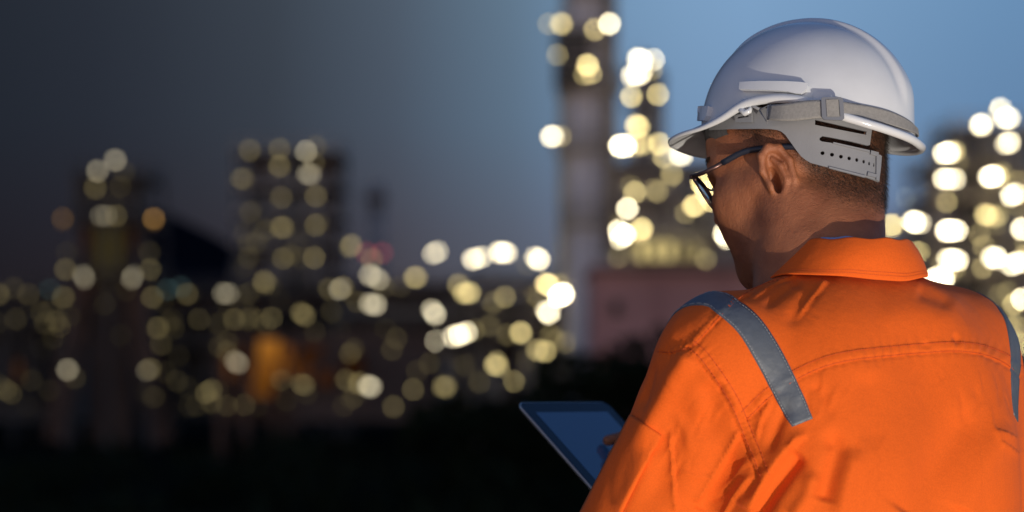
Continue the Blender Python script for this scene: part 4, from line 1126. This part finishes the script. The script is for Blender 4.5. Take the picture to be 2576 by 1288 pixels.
# nape plate: the grey suspension panel with its slots and size holes
outer = [S2(*p) for p in [(-330, 330), (-150, 250), (100, 230), (420, 300), (860, 330), (1100, 380), (1400, 470), (1583, 540), (1560, 725), (1540, 732), (1350, 685), (1130, 640), (1000, 617), (965, 640), (965, 668), (990, 683), (1120, 703),
    (1340, 752), (1555, 806), (1640, 830), (1700, 860), (1690, 1000), (1668, 1172), (1620, 1150), (1510, 1112), (1290, 1052), (1070, 996), (960, 968), (860, 940), (800, 905), (745, 860), (690, 790), (620, 690), (560, 605), (510, 562), (460, 542), (380, 530), (200, 526), (-100, 530), (-350, 540)]]
holes = [[S2(*p) for p in [(912, 420), (1520, 560), (1514, 604), (1340, 570), (910, 482)]]]
for (cx, cy), sx in zip([(1000, 823), (1112, 842), (1218, 866), (1315, 887), (1405, 906), (1486, 926), (1550, 950), (1604, 968)], [1, 1, .95, .85, .75, .62, .45, .3]):
    holes.append(circ(S2(cx, cy), 24 / 4.29 / 1.118, 14, sx))
nape = plate(outer, holes, lambda x, y: head_cyl(x, y, .0025), .0022, 'nape_plate', M_GREYP, hat, 7)
# raised clips on the nape plate
for pts in ([(1130, 690), (1560, 790), (1556, 812), (1125, 706)], [(1080, 985), (1510, 1095), (1505, 1118), (1075, 1004)], [(1575, 790), (1665, 815), (1660, 862), (1570, 838)], [(1540, 1052), (1640, 1080), (1632, 1118), (1532, 1094)], [(1640, 830), (1690, 850), (1672, 1165), (1636, 1140)]):
    plate([S2(*p) for p in pts], [], lambda x, y: head_cyl(x, y, .0047), .0022, 'clip', M_GREYP, nape, 12)
# far side of the head: plain band round to the other temple
bv = []; bf = []
for i in range(49):
    phi = R(224) + R(154) * i / 48; zc = float(np.interp(math.degrees(phi), [213, 235, 290, 378], [.012, .030, .066, .075])); hw = .018; kk = float(np.interp(zc, [-.035, .0, .045], [.905, .94, 1.0]))
    for (dr, dz) in ((0, -hw), (.0022, -hw), (.0022, hw), (0, hw)): bv.append(H @ Vector((-.005 + (.1035 * kk - .001 + dr) * math.cos(phi), (.0845 * kk - .001 + dr) * math.sin(phi), zc + dz)))
for i in range(48):
    for j in range(4): bf.append((i * 4 + j, (i + 1) * 4 + j, (i + 1) * 4 + (j + 1) % 4, i * 4 + (j + 1) % 4))
mesh_obj('headband', bv, bf, M_GREYP, hat)
# dark sweatband round the brow
bv = []; bf = []
for i in range(41):
    phi = R(-95) + R(152) * i / 40; zc = .070; hw = .019
    for (dr, dz) in ((-.004, -hw), (.003, -hw * .9), (.004, hw), (-.003, hw)): bv.append(H @ Vector((-.003 + (.100 + dr) * math.cos(phi), (.081 + dr) * math.sin(phi), zc + dz)))
for i in range(40):
    for j in range(4): bf.append((i * 4 + j, (i + 1) * 4 + j, (i + 1) * 4 + (j + 1) % 4, i * 4 + (j + 1) % 4))
mesh_obj('sweatband', bv, bf, M_PAD, hat)
# chin strap webbing round the outside of the shell
top = [S2(*p) for p in [(385, 240), (560, 228), (700, 205), (850, 186), (980, 184), (1110, 190), (1250, 205), (1400, 228), (1560, 256), (1750, 300), (1880, 350), (2000, 412), (2085, 475), (2118, 520)]]
bot = [S2(*p) for p in [(350, 425), (560, 436), (720, 430), (850, 412), (985, 398), (1110, 398), (1250, 402), (1400, 415), (1560, 440), (1750, 478), (1880, 510), (2000, 548), (2080, 575), (2112, 585)]]
tp_, bt_ = smooth_pl(top, 60), smooth_pl(bot, 60)
v = []; f = []; NCS = 8
def strap_row(i, k): 
    p = tp_[i] + (bt_[i] - tp_[i]) * k / (NCS - 1); w_, n_ = hat_cyl(p[0], p[1], 1.0, float(np.interp(p[0], [1930, 1965, 2090, 2150, 2230], [.003, .0095, .0105, .0045, .0015]))); h_ = SBV.ray_cast(CAMP, ray(*p))
    if p[0] > 2150 and h_[0] is not None and (h_[0] - w_).length < .012: w_ = h_[0]; n_ = h_[1]
    return w_, n_
rows = [[strap_row(i, k) for k in range(NCS)] for i in range(60)]
# smooth rows so the webbing bridges hollows
PT = np.array([[tuple(c[0]) for c in r] for r in rows]); NM = np.array([[tuple(c[1]) for c in r] for r in rows])
for _ in range(4):
    PT[1:-1] = (PT[:-2] + 2 * PT[1:-1] + PT[2:]) / 4; NM[1:-1] = (NM[:-2] + 2 * NM[1:-1] + NM[2:]) / 4
NM /= np.linalg.norm(NM, axis=2)[..., None]
PT += NM * .0022
# carry it round behind to the far side
Mi = HM.inverted(); endp = Mi @ Vector(PT[-1][NCS // 2]); ph0 = math.atan2(endp.y / HB_, endp.x / HA)
extra = []
for i in range(1, 30):
    phi = ph0 + R(110) * i / 29 if False else ph0 + (2 * math.pi if ph0 < 0 else 0) + R(100) * i / 29
    row = []
    for k in range(NCS):
        pk_ = Mi @ Vector(PT[-1][k]); z_ = pk_.z + .030 * (i / 29) ** 1.5; row.append(tuple(HM @ (dome(phi, z_) + Vector((math.cos(phi), math.sin(phi), 0)) * .003)))
    extra.append(row)
ALL = [list(map(tuple, r)) for r in PT] + extra
NR = len(ALL); v = [p for r in ALL for p in r]
for i in range(NR - 1):
    for k in range(NCS - 1): f.append((i * NCS + k, i * NCS + k + 1, (i + 1) * NCS + k + 1, (i + 1) * NCS + k))
strap = mesh_obj('chin_strap', v, f, M_WEB, hat)
md = strap.modifiers.new('thick', 'SOLIDIFY'); md.thickness = .0016; md.offset = 0
# buckle with webbing threaded through it
bo = [S2(*p) for p in [(985, 165), (1010, 150), (1215, 150), (1245, 172), (1258, 405), (1235, 428), (1020, 420), (995, 395)]]
bh = [[S2(*p) for p in [(1040, 188), (1065, 172), (1075, 172), (1078, 378), (1055, 378)]], [S2(*p) for p in [(1172, 172), (1194, 185), (1210, 380), (1178, 380)]], [S2(*p) for p in [(1085, 196), (1165, 196), (1168, 372), (1088, 372)]]]
bk = plate(bo, bh, lambda x, y: hat_cyl(x, y, 1.0, .0125), .0032, 'buckle', mat('buckle_plastic', (.15, .165, .195), .4), strap, 6)
plate([S2(*p) for p in [(1042, 176), (1190, 172), (1206, 380), (1056, 380)]], [], lambda x, y: hat_cyl(x, y, 1.0, .0150), .0016, 'webbing_loop', M_WEB, strap, 6)
# triangular wire ring, hook and clip at the temple
rg = MB()
def hp(cx, cy, o_): return hat_cyl(*S2(cx, cy), 1.0, o_)[0]
tri = [(240, 300), (372, 232), (330, 450), (240, 300)]
rg.tube([hp(a, b, .004) for a, b in tri], .0011, 8); rg.tube([hp(352, 238, .0045), hp(335, 430, .0045)], .0016, 8)
rg.tube([hp(240, 290, .004), hp(150, 245, .0035), (hp(90, 225, .003))], .0016, 8)
rg.build('strap_ring', M_GREYP, hat, smooth=True)
hk = MB(); hk.tube([hp(60, 215, .001), hp(20, 240, .003), hp(25, 300, .005), hp(70, 335, .006), hp(120, 310, .005), hp(135, 270, .003)], [.0022, .0028, .0034, .0036, .003, .0022], 10)
hk.ball(hp(70, 270, .002), .0032, 10, 6); hk.build('hook', M_SHELL, hat, smooth=True)
cl = MB()
plate([S1(*p) for p in [(565, 870), (690, 850), (695, 925), (575, 925)]], [[S1(*p) for p in [(590, 885), (670, 872), (672, 885), (592, 898)]]], lambda x, y: head_cyl(x, y, .0055), .004, 'clip', M_GREYP, hat, 6)
# side accessory slot: a raised wedge-ended pad on the shell flank
def shell_hit(x, y):
    h_ = SBV.ray_cast(CAMP, ray(x, y))
    if h_[0] is None: return hat_cyl(x, y, 1.0)
    n_ = h_[1]; n_ = n_ if n_.dot(ray(x, y)) < 0 else -n_
    return h_[0] - n_ * .0006, n_
plate([S1(*p) for p in [(622, 640), (760, 632), (960, 634), (1062, 640), (1108, 648), (1100, 690), (1060, 722), (1020, 720), (960, 706), (800, 697), (618, 690)]], [], shell_hit, .0085, 'accessory_slot', M_SHELL, shell, 6)
plate([S1(*p) for p in [(640, 745), (760, 735), (900, 736), (1010, 742), (1068, 755), (980, 775), (850, 780), (700, 778), (600, 785)]], [], shell_hit, .0045, 'side_ridge', M_SHELL, shell, 6)
plate([S1(*p) for p in [(1150, 720), (1180, 700), (1260, 700), (1300, 720), (1300, 770), (1150, 770)]], [], shell_hit, .004, 'side_boss', M_SHELL, shell, 6)
plate([S1(*p) for p in [(315, 805), (385, 808), (372, 880), (350, 915), (305, 915)]], [], shell_hit, .006, 'front_clip', M_SHELL, shell, 6)

# ================================================================== glasses
gl = empty('eyeglasses', H @ Vector((.10, 0, 0)))
tag(gl, 'thin metal eyeglasses with dark temple tips worn under the hard hat', 'glasses')
M_GFR = mat('bronze_wire', (.10, .06, .055), .3, .8); M_TIP = mat('navy_temple_tip', (.012, .016, .03), .5)
M_GLASS = bpy.data.materials.new('lens_glass'); M_GLASS.use_nodes = True; b = M_GLASS.node_tree.nodes['Principled BSDF']
b.inputs['Base Color'].default_value = (.95, .97, .97, 1); b.inputs['Roughness'].default_value = 0; b.inputs['Transmission Weight'].default_value = 1; b.inputs['IOR'].default_value = 1.5; b.inputs['Coat Weight'].default_value = .3
def rimpt(s, a):
    ca, sa = math.cos(a), math.sin(a); u = .0290 * math.copysign(abs(ca) ** .8, ca); vv = .0225 * math.copysign(abs(sa) ** .8, sa)
    y_ = .0385 + u; return Vector((.1000 - (y_ - .0345) * .10 - .25 * max(0, y_ - .03) ** 1.2 * .4 + vv * .42, s * y_, .000 + vv))
for s in (1, -1):
    fr = MB(); fr.tube([H @ rimpt(s, 2 * math.pi * i / 32) for i in range(33)], .0012, 8)
    fo = fr.build('rim', M_GFR, gl, smooth=True)
    v = []; f = []
    for sd in (0, 1):
        v.append(H @ (rimpt(s, 0) * .5 + rimpt(s, math.pi) * .5 + Vector((.0022 + (.0014 if sd else 0), 0, 0))))
        for rr in (.5, .97):
            for i in range(32):
                c_ = rimpt(s, 0) * .5 + rimpt(s, math.pi) * .5; p = c_ + (rimpt(s, 2 * math.pi * i / 32) - c_) * rr; v.append(H @ (p + Vector((.0022 * (1 - rr * rr) + (.0014 if sd else 0), 0, 0))))
    for sd in (0, 1):
        o_ = sd * 65
        for i in range(32):
            j = (i + 1) % 32; a = (o_, o_ + 1 + i, o_ + 1 + j); b_ = (o_ + 1 + i, o_ + 33 + i, o_ + 33 + j, o_ + 1 + j)
            f += [a, b_] if sd else [a[::-1], b_[::-1]]
    for i in range(32):
        j = (i + 1) % 32; f.append((33 + i, 33 + j, 98 + j, 98 + i))
    lo_ = mesh_obj('lens', v, f, M_GLASS, fo); bm = bmesh.new(); bm.from_mesh(lo_.data); bmesh.ops.recalc_face_normals(bm, faces=bm.faces); bm.to_mesh(lo_.data); bm.free()
    hin = rimpt(s, R(40)) + Vector((0, s * .004, .0)); 
    tm = MB(); P = [hin, Vector((.085, s * .0715, .016)), Vector((.062, s * .0745, .0215))]
    tm.tube([H @ p for p in P], [.0026, .0025, .0028], 8); tm.ball(H @ hin, .0030, 10, 6); tm.ball(H @ (hin + Vector((-.003, 0, -.004))), .0022, 8, 6)
    tp2 = tm.build('temple', M_GFR, gl, smooth=True)
    ti = MB(); P = [Vector((.062, s * .0745, .0215)), Vector((.036, s * .0775, .0275)), Vector((.014, s * .0785, .0265)), Vector((-.010, s * .0785, .0235)), Vector((-.030, s * .078, .018)), Vector((-.042, s * .0745, .010)), Vector((-.046, s * .070, -.004))]
    ti.tube([H @ Vector(p) for p in smooth_pl([tuple(x) for x in P], 20)], .0034, 8); ti.build('temple_tip', M_TIP, tp2, smooth=True)
br = MB(); br.tube([H @ rimpt(1, R(155)), H @ Vector((.1065, 0, .010)), H @ rimpt(-1, R(155))], .0011, 8); br.build('bridge', M_GFR, gl, smooth=True)

# ================================================================== tablet
tab = empty('tablet', tb(TW / 2, TH_ / 2, 0))
tag(tab, 'silver edged tablet computer with a dark blue screen held low by the man', 'tablet')
def rrect(a0, t0, a1, t1, r, n=6):
    o = []
    for (cx, cy, s) in ((a1 - r, t0 + r, -90), (a1 - r, t1 - r, 0), (a0 + r, t1 - r, 90), (a0 + r, t0 + r, 180)):
        for i in range(n + 1):
            a = R(s + 90 * i / n); o.append((cx + r * math.cos(a), cy + r * math.sin(a)))
    return o
def slab(name, loop_levels, material, parent):
    v = []; f = []; n = len(loop_levels[0][0])
    for lp, h_ in loop_levels: v += [tb(a, t_, h_) for a, t_ in lp]
    for j in range(len(loop_levels) - 1):
        for i in range(n): f.append((j * n + i, j * n + (i + 1) % n, (j + 1) * n + (i + 1) % n, (j + 1) * n + i))
    f.append(tuple(range(n - 1, -1, -1))); f.append(tuple(range((len(loop_levels) - 1) * n, len(loop_levels) * n)))
    o = mesh_obj(name, v, f, material, parent, smooth=False)
    bm = bmesh.new(); bm.from_mesh(o.data); bmesh.ops.recalc_face_normals(bm, faces=bm.faces); bm.to_mesh(o.data); bm.free()
    return o
M_ALU = mat('brushed_aluminium', (.62, .60, .62), .35, .9, .05, 200)
M_BEZ = mat('bezel_glass', (.003, .007, .020), .06, 0, 0, 1, spec=.35)
M_SCR = mat('screen_glass', (.012, .030, .080), .10, 0, 0, 1, coat=.4)
b = M_SCR.node_tree.nodes['Principled BSDF']; b.inputs['Emission Color'].default_value = (.03, .09, .25, 1); b.inputs['Emission Strength'].default_value = .11  # blue base and emission paint the sky's reflection on the glass
slab('casing', [(rrect(.006, .006, TW - .006, TH_ - .006, .008), -.0075), (rrect(.002, .002, TW - .002, TH_ - .002, .010), -.005), (rrect(0, 0, TW, TH_, .011), -.002), (rrect(0, 0, TW, TH_, .011), 0)], M_ALU, tab)
slab('bezel', [(rrect(.0012, .0012, TW - .0012, TH_ - .0012, .010), -.0003), (rrect(.0012, .0012, TW - .0012, TH_ - .0012, .010), .0006)], M_BEZ, tab)
slab('screen', [(rrect(.017, .020, TW - .017, TH_ - .020, .001), .0003), (rrect(.017, .020, TW - .017, TH_ - .020, .001), .0010)], M_SCR, tab)
